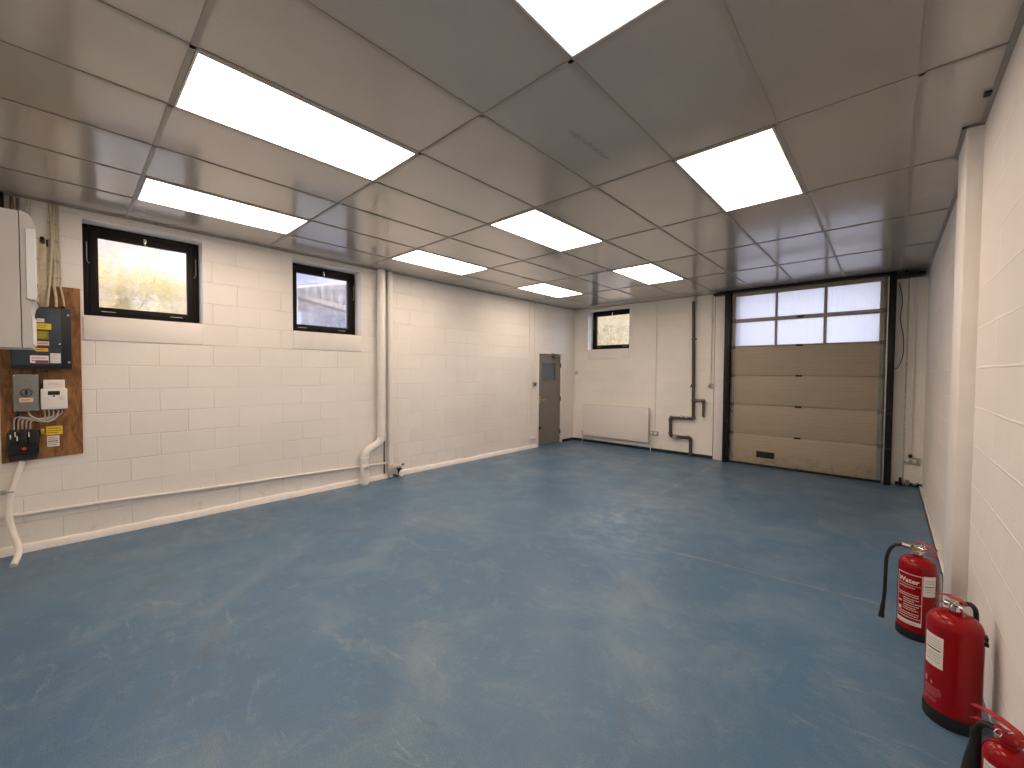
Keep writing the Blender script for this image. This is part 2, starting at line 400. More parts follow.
def tag(o, label=None, cat=None, group=None, kind=None):
    if label: o['label'] = label
    if cat: o['category'] = cat
    if group: o['group'] = group
    if kind: o['kind'] = kind
    return o
def empty(name, loc, label=None, cat=None, group=None, kind=None):
    o = bpy.data.objects.new(name, None); o.empty_display_size = .1; o.location = loc; col.objects.link(o)
    return tag(o, label, cat, group, kind)
def copy_tree(o, parent=None):
    c = o.copy(); col.objects.link(c)
    if parent is not None: c.parent = parent
    for ch in [x for x in bpy.data.objects if x.parent == o]: copy_tree(ch, c)
    return c

# ------------------------------------------------------------------ room shell
def wall(name, m, axis, p0, p1, u0, u1, z0, z1, holes, label):
    """slab between p0 (room face) and p1 on the given axis with rectangular holes [(u0,u1,z0,z1)]"""
    us = sorted({u0, u1, *[h[0] for h in holes], *[h[1] for h in holes]}); zs = sorted({z0, z1, *[h[2] for h in holes], *[h[3] for h in holes]})
    us = [u for u in us if u0 <= u <= u1]; zs = [z for z in zs if z0 <= z <= z1]
    def solid(i, j):
        if i < 0 or j < 0 or i >= len(us) - 1 or j >= len(zs) - 1: return False
        cu = (us[i] + us[i + 1]) / 2; cz = (zs[j] + zs[j + 1]) / 2
        return not any(h[0] < cu < h[1] and h[2] < cz < h[3] for h in holes)
    b = MB()
    P = (lambda p, u, z: (p, u, z)) if axis == 0 else (lambda p, u, z: (u, p, z))
    for i in range(len(us) - 1):
        for j in range(len(zs) - 1):
            if not solid(i, j): continue
            a, c, d, e = us[i], us[i + 1], zs[j], zs[j + 1]
            for p in (p0, p1): b.quad(P(p, a, d), P(p, c, d), P(p, c, e), P(p, a, e))
            if not solid(i - 1, j): b.quad(P(p0, a, d), P(p1, a, d), P(p1, a, e), P(p0, a, e))
            if not solid(i + 1, j): b.quad(P(p0, c, d), P(p1, c, d), P(p1, c, e), P(p0, c, e))
            if not solid(i, j - 1): b.quad(P(p0, a, d), P(p0, c, d), P(p1, c, d), P(p1, a, d))
            if not solid(i, j + 1): b.quad(P(p0, a, e), P(p0, c, e), P(p1, c, e), P(p1, a, e))
    bmesh.ops.remove_doubles(b.b, verts=b.b.verts[:], dist=1e-5)
    return tag(b.build(name, m), label, kind='structure')
TOP = 3.45
W1 = (.105, .985, 2.055, 2.925); W2 = (1.878, 2.760, 2.055, 2.925); W3 = (-5.02, -4.01, 2.080, 2.945)
DR = (6.655, 7.475, 0., 1.985); GD = (-1.985, -.10, 0., 2.97)
wall('wall_left', M['wall_l'], 0, XL, XL - .26, YB - .26, YF + .26, 0, TOP, [W1, W2, DR], 'long cream painted blockwork wall with two high windows')
wall('wall_far', M['wall_f'], 1, YF, YF + .26, XL, XR, 0, TOP, [W3, GD], 'cream painted blockwork wall around the garage door')
wall('wall_right', M['wall_r'], 0, XR, XR + .26, YB - .26, YF + .26, 0, TOP, [], 'cream painted blockwork wall close to the camera with raised joints')
wall('wall_behind', M['paint'], 1, YB, YB - .26, XL, XR, 0, TOP, [], 'plain painted wall behind the camera')
tag(MB().box(XR - .068, 3.585, 0, XR + .01, 4.0, H + .03, .006).build('wall_pilaster', M['paint']), 'smooth cream pier projecting from the right wall', kind='structure')
tag(MB().box(XL - .3, YB - .3, -.2, XR + .3, YF + .3, 0).build('floor', M['floor']), 'blue painted concrete floor with pale wear marks', kind='structure')
tag(MB().box(XL - .26, YB - .26, TOP, XR + .26, YF + .26, TOP + .1).build('light_block_slab', M['hidden']), kind='structure')  # unseen slab over the ceiling, added to block outside light

# ceiling: tiles lying in a 1200 x 600 grid
X0, Y0 = .083, .401
xs = [XR - .004] + [X0 - .6 * i for i in range(10)] + [XL + .004]
ys = [YB + .004] + [Y0 + 1.2 * j for j in range(7)] + [YF - .004]
lights = {(4, 0), (7, 0), (1, 0), (4, 2), (7, 2), (1, 2), (4, 4), (7, 4)}   # (grid column, grid row)
b = MB(); rnd = random.Random(3)
for i in range(len(xs) - 1):
    for j in range(len(ys) - 1):
        if (i - 1, j - 1) in lights: continue
        xa, xb = xs[i + 1], xs[i]; ya, yb = ys[j], ys[j + 1]
        if xb > .29 and ya < 4.0 and yb > 3.585:   # notch round the pier
            parts = [(xa, ya, xb, 3.583), (xa, 3.583, .302, yb)] if yb < 4.0 else [(xa, ya, xb, 3.583), (xa, 3.583, .302, 4.002), (xa, 4.002, xb, yb)]
            if ya > 3.583: parts = [(xa, ya, .302, 4.002), (xa, 4.002, xb, yb)]
        else: parts = [(xa, ya, xb, yb)]
        dz = [rnd.uniform(0, .0016) if len(parts) == 1 else .001 for _ in range(4)]; G = .003
        for (a, c, d, e) in parts:
            if e - c < .01 or d - a < .01: continue
            zt = H + .014; gl, gr, gf, gb = (G if abs(a - xa) < 1e-6 else 0), (G if abs(d - .302) > 1e-6 else 0), (G if abs(c - ya) < 1e-6 else 0), (G if abs(e - yb) < 1e-6 else 0)
            v = [b.b.verts.new(p) for p in ((a + gl, c + gf, H + .004 + dz[0]), (d - gr, c + gf, H + .004 + dz[1]), (d - gr, e - gb, H + .004 + dz[2]), (a + gl, e - gb, H + .004 + dz[3]),
                                            (a + gl, c + gf, zt), (d - gr, c + gf, zt), (d - gr, e - gb, zt), (a + gl, e - gb, zt))]
            for q in ((0, 3, 2, 1), (4, 5, 6, 7), (0, 1, 5, 4), (1, 2, 6, 5), (2, 3, 7, 6), (3, 0, 4, 7)): b.b.faces.new([v[t] for t in q])
ceil = tag(b.build('ceiling', M['tile']), 'suspended ceiling of grey brown tiles in a metal grid', kind='structure')
b = MB(); tw = .012
for x in xs[1:-1]: b.box(x - tw, YB, H, x + tw, YF, H + .0035)
for y in ys[1:-1]: b.box(XL, y - tw, H, XR, y + tw, H + .0032)
for (a, c, d, e) in ((XL, YB, XL + .022, YF), (XR - .022, YB, XR, 3.585), (XR - .022, 4.0, XR, YF), (XL, YF - .022, XR, YF), (XL, YB, XR, YB + .022), (.282, 3.563, .304, 4.022), (.282, 3.563, XR, 3.585), (.282, 4.0, XR, 4.022)):
    b.box(a, c, H - .001, d, e, H + .003)
b.build('ceiling_grid', M['tee'], ceil)
b = MB(); b.box(XL, YB, H + .07, XR, YF, H + .075); b.build('ceiling_void', M['hidden'], ceil)

for n, (i, j) in enumerate(sorted(lights)):
    xc = X0 - .6 * i - .3; yc = Y0 + 1.2 * j + .6
    where = {(4, 0): 'large bright light panel over the floor, second in from the left wall, nearest row', (7, 0): 'bright light panel nearest the boiler, beside the left wall',
             (1, 0): 'light panel directly overhead, cut by the top edge of the photo', (4, 2): 'light panel at the middle of the ceiling, second row away',
             (7, 2): 'light panel above the twin soil pipes by the left wall', (1, 2): 'square looking light panel on the right in front of the garage door',
             (4, 4): 'light panel farthest back, in front of the dark pipework', (7, 4): 'light panel farthest back, nearest the grey door'}[(i, j)]
    t = empty('ceiling_light', (xc, yc, H), where, 'ceiling light', 'recessed light panels')
    fr = MB(); w, l, e = .285, .585, .009
    for (a, c, d, f) in ((-w, -l, -w + e, l), (w - e, -l, w, l), (-w + e, -l, w - e, -l + e), (-w + e, l - e, w - e, l)):
        fr.box(xc + a, yc + c, H - .002, xc + d, yc + f, H + .03)
    fr.box(xc - w, yc - l, H + .03, xc + w, yc + l, H + .045)
    fr.build('frame', M['ledframe'], t)
    MB().box(xc - w + e, yc - l + e, H + .001, xc + w - e, yc + l - e, H + .006).build('diffuser', M['led'], t)

# skirtings
def rough_strip(name, m, x0, x1, y0, y1, h, label):
    b = MB(); n = max(2, int(abs(y1 - y0) / .12)); r = random.Random(5)
    prev = None
    for i in range(n + 1):
        y = y0 + (y1 - y0) * i / n; d = .028 + r.uniform(-.004, .006); hh = h + r.uniform(-.006, .006)
        V = [b.b.verts.new(p) for p in ((x0, y, 0), (x0 + d + .008, y, 0), (x0 + d, y, hh - .01), (x0 + d - .01, y, hh), (x0, y, hh + .004))]
        if prev:
            for k in range(4): b.b.faces.new((prev[k], prev[k + 1], V[k + 1], V[k]))
        prev = V
    return tag(b.build(name, m, sharp=60), label, kind='structure')
rough_strip('baseboard_left', M['paint'], XL, XL + .03, YB, 3.14, .062, 'low painted mortar kerb along the left wall')
rough_strip('baseboard_left_far', M['paint'], XL, XL + .03, 3.38, 6.60, .062, 'low painted mortar kerb between the soil pipes and the grey door')
rough_strip('baseboard_right', M['paint'], XR - .03, XR, 4.02, YF - .01, .02, 'thin mortar kerb at the foot of the right wall')
M['skirt'] = mat('blue_black_skirting_paint', (.010, .017, .030), .45)
tag(MB().box(XL + .012, YF - .012, 0, -2.30, YF, .055, .004).box(XL, 7.53, 0, XL + .012, YF, .055, .004).build('baseboard_far', M['skirt']), 'dark blue painted skirting band below the radiator', kind='structure')
tag(MB().box(.10, YF - .012, 0, XR, YF, .045, .004).build('baseboard_far_right', M['skirt']), 'short dark skirting band right of the garage door', kind='structure')

# smooth sill panels under the windows
for n, (a, c, z0, z1, axis) in enumerate(((.098, .975, 1.83, 2.047, 0), (1.876, 2.757, 1.832, 2.047, 0), (-5.01, -4.02, 1.865, 2.072, 1))):
    b = MB()
    if axis == 0: b.box(XL, a, z0, XL + .011, c, z1, .006)
    else: b.box(a, YF - .011, z0, c, YF, z1, .006)
    tag(b.build('trim_%d' % (n + 1), M['paint']), 'smooth plaster sill block under high window %d' % (n + 1), kind='structure')
# pale jamb board by the garage door
tag(MB().box(-2.325, YF - .03, 0, -2.165, YF, 2.99, .004).build('trim_4', M['paint']), 'pale painted jamb board left of the garage door', kind='structure')

# ------------------------------------------------------------------ windows
def window(n, axis, hole, depth, label, cord=False):
    u0, u1, z0, z1 = hole
    base = XL if axis == 0 else YF; sg = -1 if axis == 0 else 1
    pf = base + sg * depth           # inner face of frame
    def bx(b, ua, ub, za, zb, da, db, bev=.004):
        if axis == 0: b.box(pf + sg * da, ua, za, pf + sg * db, ub, zb, bev)
        else: b.box(ua, pf + sg * da, za, ub, pf + sg * db, zb, bev)
    t = empty('window_%d' % n, (pf, (u0 + u1) / 2, z0) if axis == 0 else ((u0 + u1) / 2, pf, z0), label, kind='structure')
    def frame(u0, u1, z0, z1, w, d0, d1, name):
        b = MB(); bx(b, u0, u0 + w, z0, z1, d0, d1); bx(b, u1 - w, u1, z0, z1, d0, d1)
        bx(b, u0 + w, u1 - w, z0, z0 + w, d0 + .001, d1); bx(b, u0 + w, u1 - w, z1 - w, z1, d0 + .001, d1)
        return b.build(name, M['black'], t)
    frame(u0 + .003, u1 - .003, z0 + .003, z1 - .003, .048, .012, .08, 'window_frame')
    s = frame(u0 + .044, u1 - .044, z0 + .04, z1 - .05, .062, 0, .05, 'sash')
    b = MB(); bx(b, u0 + .10, u1 - .10, z0 + .095, z1 - .105, .028, .034, 0); b.build('pane', M['obscure'], t)
    uc = (u0 + u1) / 2
    b = MB(); bx(b, uc - .012, uc + .012, z1 - .095, z1 - .05, -.012, 0, .003); bx(b, uc - .005, uc + .005, z1 - .115, z1 - .06, -.022, -.011, .003)
    tag(b.build('window_catch', M['chrome'], t), 'small chrome catch')
    for uu in (u0 + .03, u1 - .03):    # side stays
        b = MB()
        def pt(u, z, d): return (pf + sg * d, u, z) if axis == 0 else (u, pf + sg * d, z)
        q = .012 if uu < uc else -.012
        b.tube([pt(uu, z1 - .17, -.004), pt(uu, z1 - .34, -.012), pt(uu + q, z1 - .37, -.014), pt(uu + q * 1.6, z1 - .36, -.012)], .004, 6)
        b.build('window_stay', M['steel'], t)
    b = MB(); 
    for uu in (u0 + .17, u1 - .2): bx(b, uu - .05, uu + .05, z0 + .058, z0 + .064, -.003, .002, 0)
    b.build('vent_slot', M['steel'], t)
    return t
window(1, 0, W1, .165, 'black framed high window nearest the meter board, yellow leaves outside')
window(2, 0, W2, .165, 'black framed high window left of the soil pipes, blue grey roofs outside')
window(3, 1, W3, .205, 'black framed high window above the radiator in the far wall')

# ------------------------------------------------------------------ grey personnel door
t = empty('door_1', (XL, 7.06, 0), 'grey fire door with small glass panel in the far left corner', kind='structure')
b = MB()
for (a, c, z0, z1) in ((6.628, 6.672, 0, 1.985), (7.458, 7.50, 0, 1.985), (6.628, 7.50, 1.955, 2.0)): b.box(XL - .11, a, z0, XL + .016, c, z1, .004)
b.build('door_frame', M['white'], t)
b = MB()      # leaf with a glazed opening
L0, L1 = 6.674, 7.456; G0, G1, GZ0, GZ1 = 6.80, 7.29, 1.375, 1.775
for (a, c, z0, z1) in ((L0, G0, .008, 1.953), (G1, L1, .008, 1.953), (G0, G1, .008, GZ0), (G0, G1, GZ1, 1.953)): b.box(XL - .058, a, z0, XL - .014, c, z1)
b.box(XL - .26, L0, 0, XL - .062, L1, 1.955)
leaf = b.build('door_leaf', M['door'], t)
b = MB()
for (a, c, z0, z1) in ((G0 - .012, G0 + .012, GZ0 - .012, GZ1 + .012), (G1 - .012, G1 + .012, GZ0 - .012, GZ1 + .012), (G0, G1, GZ0 - .012, GZ0 + .012), (G0, G1, GZ1 - .012, GZ1 + .012)): b.box(XL - .03, a, z0, XL - .008, c, z1, .003)
b.build('glazing_bead', M['door'], leaf)
MB().box(XL - .045, G0, GZ0, XL - .035, G1, GZ1).build('pane', M['closeg'], leaf)
b = MB().box(XL - .014, 6.70, .90, XL - .008, 6.74, 1.06, .002); b.tube(b.elbow_path([(XL - .01, 6.72, .985), (XL + .045, 6.72, .985), (XL + .045, 6.86, .98)], .015), .009, 8)
tag(b.build('door_handle', M['brass'], t), 'brass lever handle')
MB().box(XL - .014, 6.70, .36, XL + .004, 6.76, .42, .003).build('door_bolt', M['track'], t)
for z in (.25, .98, 1.72): MB().box(XL - .02, 7.444, z - .05, XL + .006, 7.468, z + .05, .003).build('hinge', M['track'], t)
b = MB().box(XL - .014, 7.16, 1.865, XL + .04, 7.36, 1.925, .006); b.tube([(XL + .03, 7.30, 1.93), (XL + .12, 7.22, 1.945), (XL + .02, 7.08, 1.968)], .008, 6)
b.build('door_closer', M['bronze'], t)

# ------------------------------------------------------------------ sectional garage door
DY = 7.885
g = empty('door_2', (-1.04, DY, 0), 'beige sectional garage door with six frosted panes', kind='structure')
DX0, DX1 = -2.035, -.052
secs = [(.035, .530), (.534, 1.030), (1.034, 1.530), (1.534, 2.020)]
for z0, z1 in secs:
    b = MB().box(DX0 + .03, DY, z0, DX1 - .03, DY + .042, z1, .006)
    s = b.build('door_panel', M['sheet'], g)
    for xa in (DX0, DX1 - .055): tag(MB().box(xa, DY - .004, z0 + .002, xa + .055, DY + .046, z1 - .002, .002).build('end_cap', M['steelend'] if xa > -1 else M['gframe'], s), 'pale metal end cap')
colx = [(-1.995, -1.398), (-1.365, -.758), (-.720, -.116)]
for si, (z0, z1, pz0, pz1) in enumerate(((2.024, 2.474, 2.040, 2.440), (2.478, 2.965, 2.502, 2.893))):
    b = MB()
    b.box(DX0, DY, z0, DX1, DY + .042, pz0, .002); b.box(DX0, DY, pz1, DX1, DY + .042, z1, .002)
    xc = [DX0] + [v for c in colx for v in c] + [DX1]
    for k in range(0, len(xc), 2): b.box(xc[k], DY, pz0, xc[k + 1], DY + .042, pz1, .002)
    s = b.build('glazed_section_frame', M['gframe'], g)
    for (a, c) in colx:
        MB().box(a - .004, DY + .018, pz0 - .004, c + .004, DY + .026, pz1 + .004).build('frosted_pane', M['ribbed'], s)
MB().box(DX0, DY + .041, 0, DX0 + .055, YF + .01, 2.99).box(DX1 - .055, DY + .041, 0, DX1, YF + .01, 2.99).box(DX0, DY + .041, 2.93, DX1, YF + .01, 2.99).build('light_gap_seal', M['rubber'], g)  # strips added to close light gaps round the door edges
MB().box(DX0 + .04, DY + .038, .01, DX1 - .04, DY + .046, 2.03).build('light_gap_backing', M['track'], g)  # unseen sheet added to stop light leaking through the panel seams
MB().box(DX0, DY - .004, .0, DX1, DY + .04, .034, .004).build('bottom_seal', M['rubber'], g)
b = MB().box(-1.622, DY - .012, .152, -1.362, DY + .002, .256, .004); 
for k in range(5): b.box(-1.605, DY - .016, .168 + k * .017, -1.379, DY - .01, .176 + k * .017)
tag(b.build('vent_plate', M['blackp'], g), 'black letter plate vent')
for k, z in enumerate((.532, 1.032, 1.532, 2.022, 2.476)):        # hinges
    for x in (-1.055, ):
        b = MB().box(x - .045, DY - .008, z - .014, x + .045, DY, z + .014, .003); b.tube([(x - .035, DY - .012, z), (x + .035, DY - .012, z)], .007, 8)
        for q in (-.03, .03): b.lathe([(.006, -.014), (.006, -.008), (0, -.008)], (x + q, DY, z), 8, 'y')
        b.build('centre_hinge', M['track'], g)
    for x, w in ((DX0 + .02, -1), (DX1 - .02, 1)):
        b = MB().box(x - .035, DY - .012, z - .03, x + .035, DY, z + .03, .003); b.box(x - .03, DY - .03, z + .006, x + .03, DY - .008, z + .014)
        b.tube([(x, DY - .022, z - .012), (x + w * .075, DY - .03, z - .012)], .006, 8)
        b.lathe([(0, -.012), (.02, -.012), (.02, .012), (0, .012)], (x + w * .07, DY - .03, z - .012), 14, 'x')
        b.build('roller_hinge', M['roller'], g)
# tracks
for sx, xa, nm in ((-1, DX0 - .035, 'left'), (1, DX1 + .035, 'right')):
    b = MB()
    b.box(xa - .006, DY - .075, 0.0, xa + .006 , DY + .07, H - .01, .001)             # angle against wall
    b.box(xa + sx * .004, DY - .070, .0, xa + sx * .070, DY - .058, H - .01, .001)
    b.build('track_angle', M['track'], g)
    b = MB(); xr = xa - sx * .012
    b.box(xr - .014, DY - .058, .02, xr + .014, DY - .054, H - .06); b.box(xr - .014, DY - .058, .02, xr - .011, DY - .012, H - .06); b.box(xr + .011, DY - .058, .02, xr + .014, DY - .012, H - .06)
    b.build('roller_track', M['steel'] if sx > 0 else M['track'], g)
for k, z in enumerate((.35, .72, 1.0, 1.35, 1.75, 2.0)):
    MB().box(DX0 - .075, DY - .095, z - .02, DX0 - .01, DY - .06, z + .02, .004).tube([(DX0 - .02, DY - .10, z), (DX0 + .03, DY - .07, z)], .006, 6).build('track_bracket', M['track'], g)
for z in (.5, 1.0, 1.6, 2.2): MB().box(DX1 + .04, DY - .10, z - .02, DX1 + .10, DY - .07, z + .02, .003).build('track_bracket', M['track'], g)
b = MB().tube([(DX0 - .005, DY - .06, .93), (DX0 + .015, DY - .10, .93)], .012, 8); b.tube([(DX0 - .02, DY - .10, .96), (DX0 + .06, DY - .10, .90)], .008, 8)
b.build('slide_bolt', M['track'], g)
b = MB(); b.tube([(DX0 + .015, DY - .05, 2.0), (DX0 + .020, DY - .055, 1.2), (DX0 + .02, DY - .05, .6), (DX0 - .01, DY - .06, .08)], .004, 6, smooth=8)
b.tube([(DX0 - .02, DY - .08, 2.5), (DX0 - .025, DY - .085, 1.3), (DX0 - .01, DY - .09, .5), (DX0 + .05, DY - .02, .10)], .004, 6, smooth=8); b.build('lift_cable', M['rubber'], g)
b = MB(); b.tube([(DX0 - .05, DY - .09, 1.95), (DX0 - .055, DY - .10, 1.1), (DX0 - .075, DY - .10, .98), (DX0 - .06, DY - .10, .86), (DX0 - .05, DY - .09, 1.0)], .009, 6, smooth=8)
b.build('pull_chain', M['rubber'], g)
b = MB().box(DX0 - .09, DY - .07, 2.955, DX1 + .10, DY + .04, 2.996, .003); b.build('header_gap_bar', M['track'], g)  # dark bar put in for the shaded gap at the ceiling
b = MB().box(DX1 + .10, DY - .07, 2.905, XR - .04, YF - .002, 2.965, .004); b.tube([(DX1 + .1, DY - .05, 2.935), (XR - .05, DY - .05, 2.935)], .016, 10)
b.box(.13, DY - .09, 2.90, .15, YF, 2.99); b.build('spring_shaft_bracket', M['track'], g)
MB().box(DX0 - .10, DY - .08, 2.945, DX0 - .30, YF - .002, 2.975, .004).build('header_bracket', M['track'], g)

# ------------------------------------------------------------------ pipes on the left wall
def collar(b, c, r, h, n=20): b.lathe([(0, c[2] - h / 2), (r, c[2] - h / 2), (r + .002, c[2] - h / 4), (r + .002, c[2] + h / 4), (r, c[2] + h / 2), (0, c[2] + h / 2)], (c[0], c[1], 0), n)
px = XL + .095
t = empty('soil_pipe', (px, 2.76, 0), 'thick cream painted waste pipe that bends left near the floor', 'pipe')
b = MB(); b.tube(b.elbow_path([(px, 3.013, H - .005), (px, 3.013, .555), (px, 2.75, .455), (px, 2.75, 0)], .11, 10), .054, 24); b.build('pipe', M['white'], t)
for (y, z, h) in ((3.013, .66, .05), (3.013, 1.18, .03), (3.013, 2.55, .03), (2.75, .36, .035), (2.75, .135, .045), (2.75, .03, .03)):
    b = MB(); collar(b, (px, y, z), .060, h, 24); b.build('collar', M['white'], t)
b = MB(); b.lathe([(0, .02), (.038, .02), (.044, .012), (.044, -.03)], (px + .045, 2.75, .235), 24, 'x')
for a in (0, 1): b.box(px + .055, 2.75 - .03, .232 - .006 , px + .075, 2.75 + .03, .238 + .006, .003)
for yy, zz in ((-.045, .045), (.045, .045), (-.045, -.045), (.045, -.045)): b.lathe([(0, .02), (.008, .02), (.008, -.02)], (px + .03, 2.75 + yy, .235 + zz), 8, 'x')
b.build('access_cap', M['white'], t)
for z in (2.4, 1.3): 
    b = MB(); b.lathe([(.055, z - .012), (.059, z - .012), (.059, z + .012), (.055, z + .012)], (px, 3.013, 0), 24); b.box(XL, 3.013 - .02, z - .012, px - .05, 3.013 + .02, z + .012); b.build('pipe_bracket', M['white'], t)
px2 = XL + .055
t = empty('rainwater_pipe', (px2, 3.175, .2), 'slimmer cream painted pipe running straight down beside the bent waste pipe', 'pipe')
MB().tube([(px2, 3.172, H - .005), (px2, 3.172, .20)], .038, 20).build('pipe', M['white'], t)
for z, h in ((.75, .06), (2.54, .03)):
    b = MB(); collar(b, (px2, 3.172, z), .043, h); b.build('collar', M['white'], t)
b = MB().box(XL, 3.172 - .05, .70, XL + .02, 3.172 + .05, .78, .004); b.build('pipe_bracket', M['white'], t)
b = MB().tube([(XL + .012, 3.10, H - .004), (XL + .012, 3.10, .065)], .008, 8)
tag(b.build('thin_cable', M['rubber']), 'thin dark cable running down the gap between the two big pipes', 'cable')
# outlet assembly on the floor
t = empty('pipe_outlet', (XL + .07, 3.25, 0), 'dirty white pipe fitting with loose white cap at the floor by the twin pipes', 'pipe fitting')
b = MB(); b.tube([(px2, 3.172, .19), (px2, 3.172, .10), (px2, 3.172, .015)], [.042, .03, .028], 16)
b.lathe([(0, .05), (.046, .05), (.05, .03), (.05, -.03), (.044, -.05), (0, -.05)], (px2, 3.175, .155), 18)
b.tube([(px2, 3.19, .155), (px2 + .01, 3.30, .165), (px2 + .01, 3.34, .16)], [.034, .036, .03], 14); b.build('elbow', M['dustw'], t)
b = MB().tube([(px2 + .01, 3.335, .165), (px2 + .015, 3.39, .175)], .013, 10).box(px2 - .01, 3.28, .10, px2 + .03, 3.35, .128, .006); b.build('clamp', M['rubber'], t)
b = MB().tube([(px2 + .01, 3.31, .12), (px2 + .01, 3.31, .04)], .018, 12); b.tube([(px2 + .02, 3.2, .05), (px2 + .05, 3.25, .03), (px2 + .04, 3.32, .02)], .012, 8, smooth=4); b.build('drain_hose', M['rubber'], t)
b = MB(); b.lathe([(0, .078), (.026, .078), (.03, .072), (.03, .02), (.026, .015), (0, .015)], (px2 + .06, 3.315, 0), 18); tag(b.build('loose_cap', M['white2'], t), 'bright white plastic cap')
# long small bore pipe
pts = [(XL + .022, YB + .01, .335), (XL + .022, .2, .322), (XL + .022, 1.1, .288), (XL + .022, 2.2, .256), (XL + .022, 3.10, .222), (XL + .022, 3.128, .219), (XL + .03, 3.27, .17)]
t = empty('condensate_pipe', (XL + .022, 1.3, .28), 'thin white pipe sloping along the foot of the left wall', 'pipe')
MB().tube(pts[:-1], .0155, 12).build('pipe', M['white'], t)
for y in (.15, .95, 1.75, 2.5):
    z = .333 - (y - .0) * .0362
    b = MB(); b.box(XL, y - .012, z - .026, XL + .026, y + .012, z + .024, .004); b.build('pipe_clip', M['white2'], t)

# conduits by the door
def conduit(name, label, xw, yw, r, axis, zt, zb, m='white', brk=()):
    t = empty(name, (xw, yw, zb), label, 'conduit')
    MB().tube([(xw, yw, zt), (xw, yw, zb)], r, 10).build('tube', M[m], t)
    for z in brk:
        b = MB(); collar(b, (xw, yw, z), r + .004, .02, 12); b.build('saddle', M[m], t)
    return t
conduit('cable_conduit', 'white conduit dropping to the low socket left of the grey door', XL + .016, 6.36, .013, 0, H - .004, .225, brk=(.8, 1.6, 2.4))
conduit('cable_conduit', 'white conduit dropping to the dark switch beside the grey door', XL + .014, 6.515, .010, 0, H - .004, 1.365, brk=(1.8, 2.6))
conduit('cable_conduit', 'thin white conduit in the far left corner right of the grey door', XL + .03, YF - .016, .012, 0, H - .004, .90, brk=(1.5, 2.2, .93))
def small_box(name, label, cat, x, y, z, wx, wy, wz, m, detail=True, axis=0):
    t = empty(name, (x, y, z), label, cat)
    MB().box(x - wx, y - wy, z - wz, x + wx, y + wy, z + wz, .004).build('back_box', M[m], t)
    return t
t = small_box('light_switch', 'dark switch box beside the grey door at chest height', 'switch', XL + .024, 6.515, 1.32, .022, .04, .042, 'steel')
MB().box(XL + .045, 6.495, 1.295, XL + .053, 6.535, 1.345, .003).build('rocker', M['blackp'], t)
t = small_box('wall_socket', 'small white socket low on the wall left of the grey door', 'socket', XL + .024, 6.44, .185, .022, .085, .04, 'white2')
for y in (6.40, 6.48): MB().box(XL + .045, y - .018, .175, XL + .050, y + .018, .205, .002).build('socket_face', M['cable'], t)
t = small_box('thermostat', 'tiny square control on the far wall above the radiator', 'thermostat', -5.30, YF - .018, 1.556, .035, .016, .038, 'dustw')
b = MB(); b.lathe([(0, -.034), (.016, -.034), (.018, -.016)], (-5.30, YF, 1.556), 14, 'y'); b.build('dial', M['cable'], t)
b = MB().tube([(-5.35, YF - .008, 1.5), (-5.35, YF - .008, .9), (-5.34, YF - .008, .06)], .006, 8)
tag(b.build('thin_cable', M['white']), 'thin painted cable on the far wall below the small control', 'cable')

# ------------------------------------------------------------------ radiator
RX0, RX1, RZ0, RZ1, RY = -5.055, -3.535, .165, .845, YF - .10
t = empty('radiator', ((RX0 + RX1) / 2, YF - .06, RZ0), 'white double panel radiator under the far high window', 'radiator')
b = MB(); b.box(RX0, RY, RZ0, RX1, RY + .014, RZ1, .006)
n = 44
for k in range(n):       # pressed flutes
    x = RX0 + .03 + (RX1 - RX0 - .06) * (k + .5) / n
    b.tube([(x, RY + .001, RZ0 + .05), (x, RY + .001, RZ1 - .045)], .0062, 6)
b.build('front_panel', M['rad'], t)
MB().box(RX0 + .005, RY + .055, RZ0, RX1 - .005, RY + .068, RZ1, .005).build('back_panel', M['rad'], t)
b = MB()
for k in range(60): 
    x = RX0 + .03 + (RX1 - RX0 - .06) * k / 59; b.box(x - .002, RY + .014, RZ0 + .04, x + .002, RY + .055, RZ1 - .03)
b.build('convector_fins', M['rad'], t)
b = MB().box(RX0 - .006, RY - .002, RZ1 - .006, RX1 + .006, RY + .072, RZ1 + .010, .003)
for k in range(36):
    x = RX0 + .04 + (RX1 - RX0 - .08) * k / 35; b.box(x - .012, RY + .012, RZ1 + .009, x + .012, RY + .058, RZ1 + .012)
b.build('top_grille', M['rad'], t)
for x, s in ((RX0 - .004, -1), (RX1 + .004, 1)):
    MB().box(x - .004, RY - .002, RZ0 + .02, x + .004, RY + .072, RZ1, .002).build('side_cover', M['rad'], t)
for x in (RX0 + .22, RX1 - .22): MB().box(x - .015, RY + .066, RZ0 + .05, x + .015, YF - .002, RZ1 - .06, .002).build('wall_bracket', M['rad'], t)
b = MB().tube([(RX1 + .0, RY + .035, RZ0 + .03), (RX1 + .05, RY + .035, RZ0 + .03)], .012, 10); b.tube([(RX1 + .05, RY + .035, RZ0 + .06), (RX1 + .05, RY + .035, 0)], .009, 10)
b.lathe([(0, .12), (.016, .12), (.018, .06), (.012, .05)], (RX1 + .05, RY + .035, RZ0 - .03), 14); b.build('radiator_valve', M['dustw'], t)
b = MB().tube([(RX0 - .0, RY + .035, RZ0 + .03), (RX0 - .04, RY + .035, RZ0 + .03), (RX0 - .042, RY + .035, RZ0 + .07)], .012, 10); b.tube([(RX0 - .035, RY + .035, RZ0 + .03), (RX0 - .035, RY + .035, 0)], .008, 8); b.build('lockshield', M['dustw'], t)

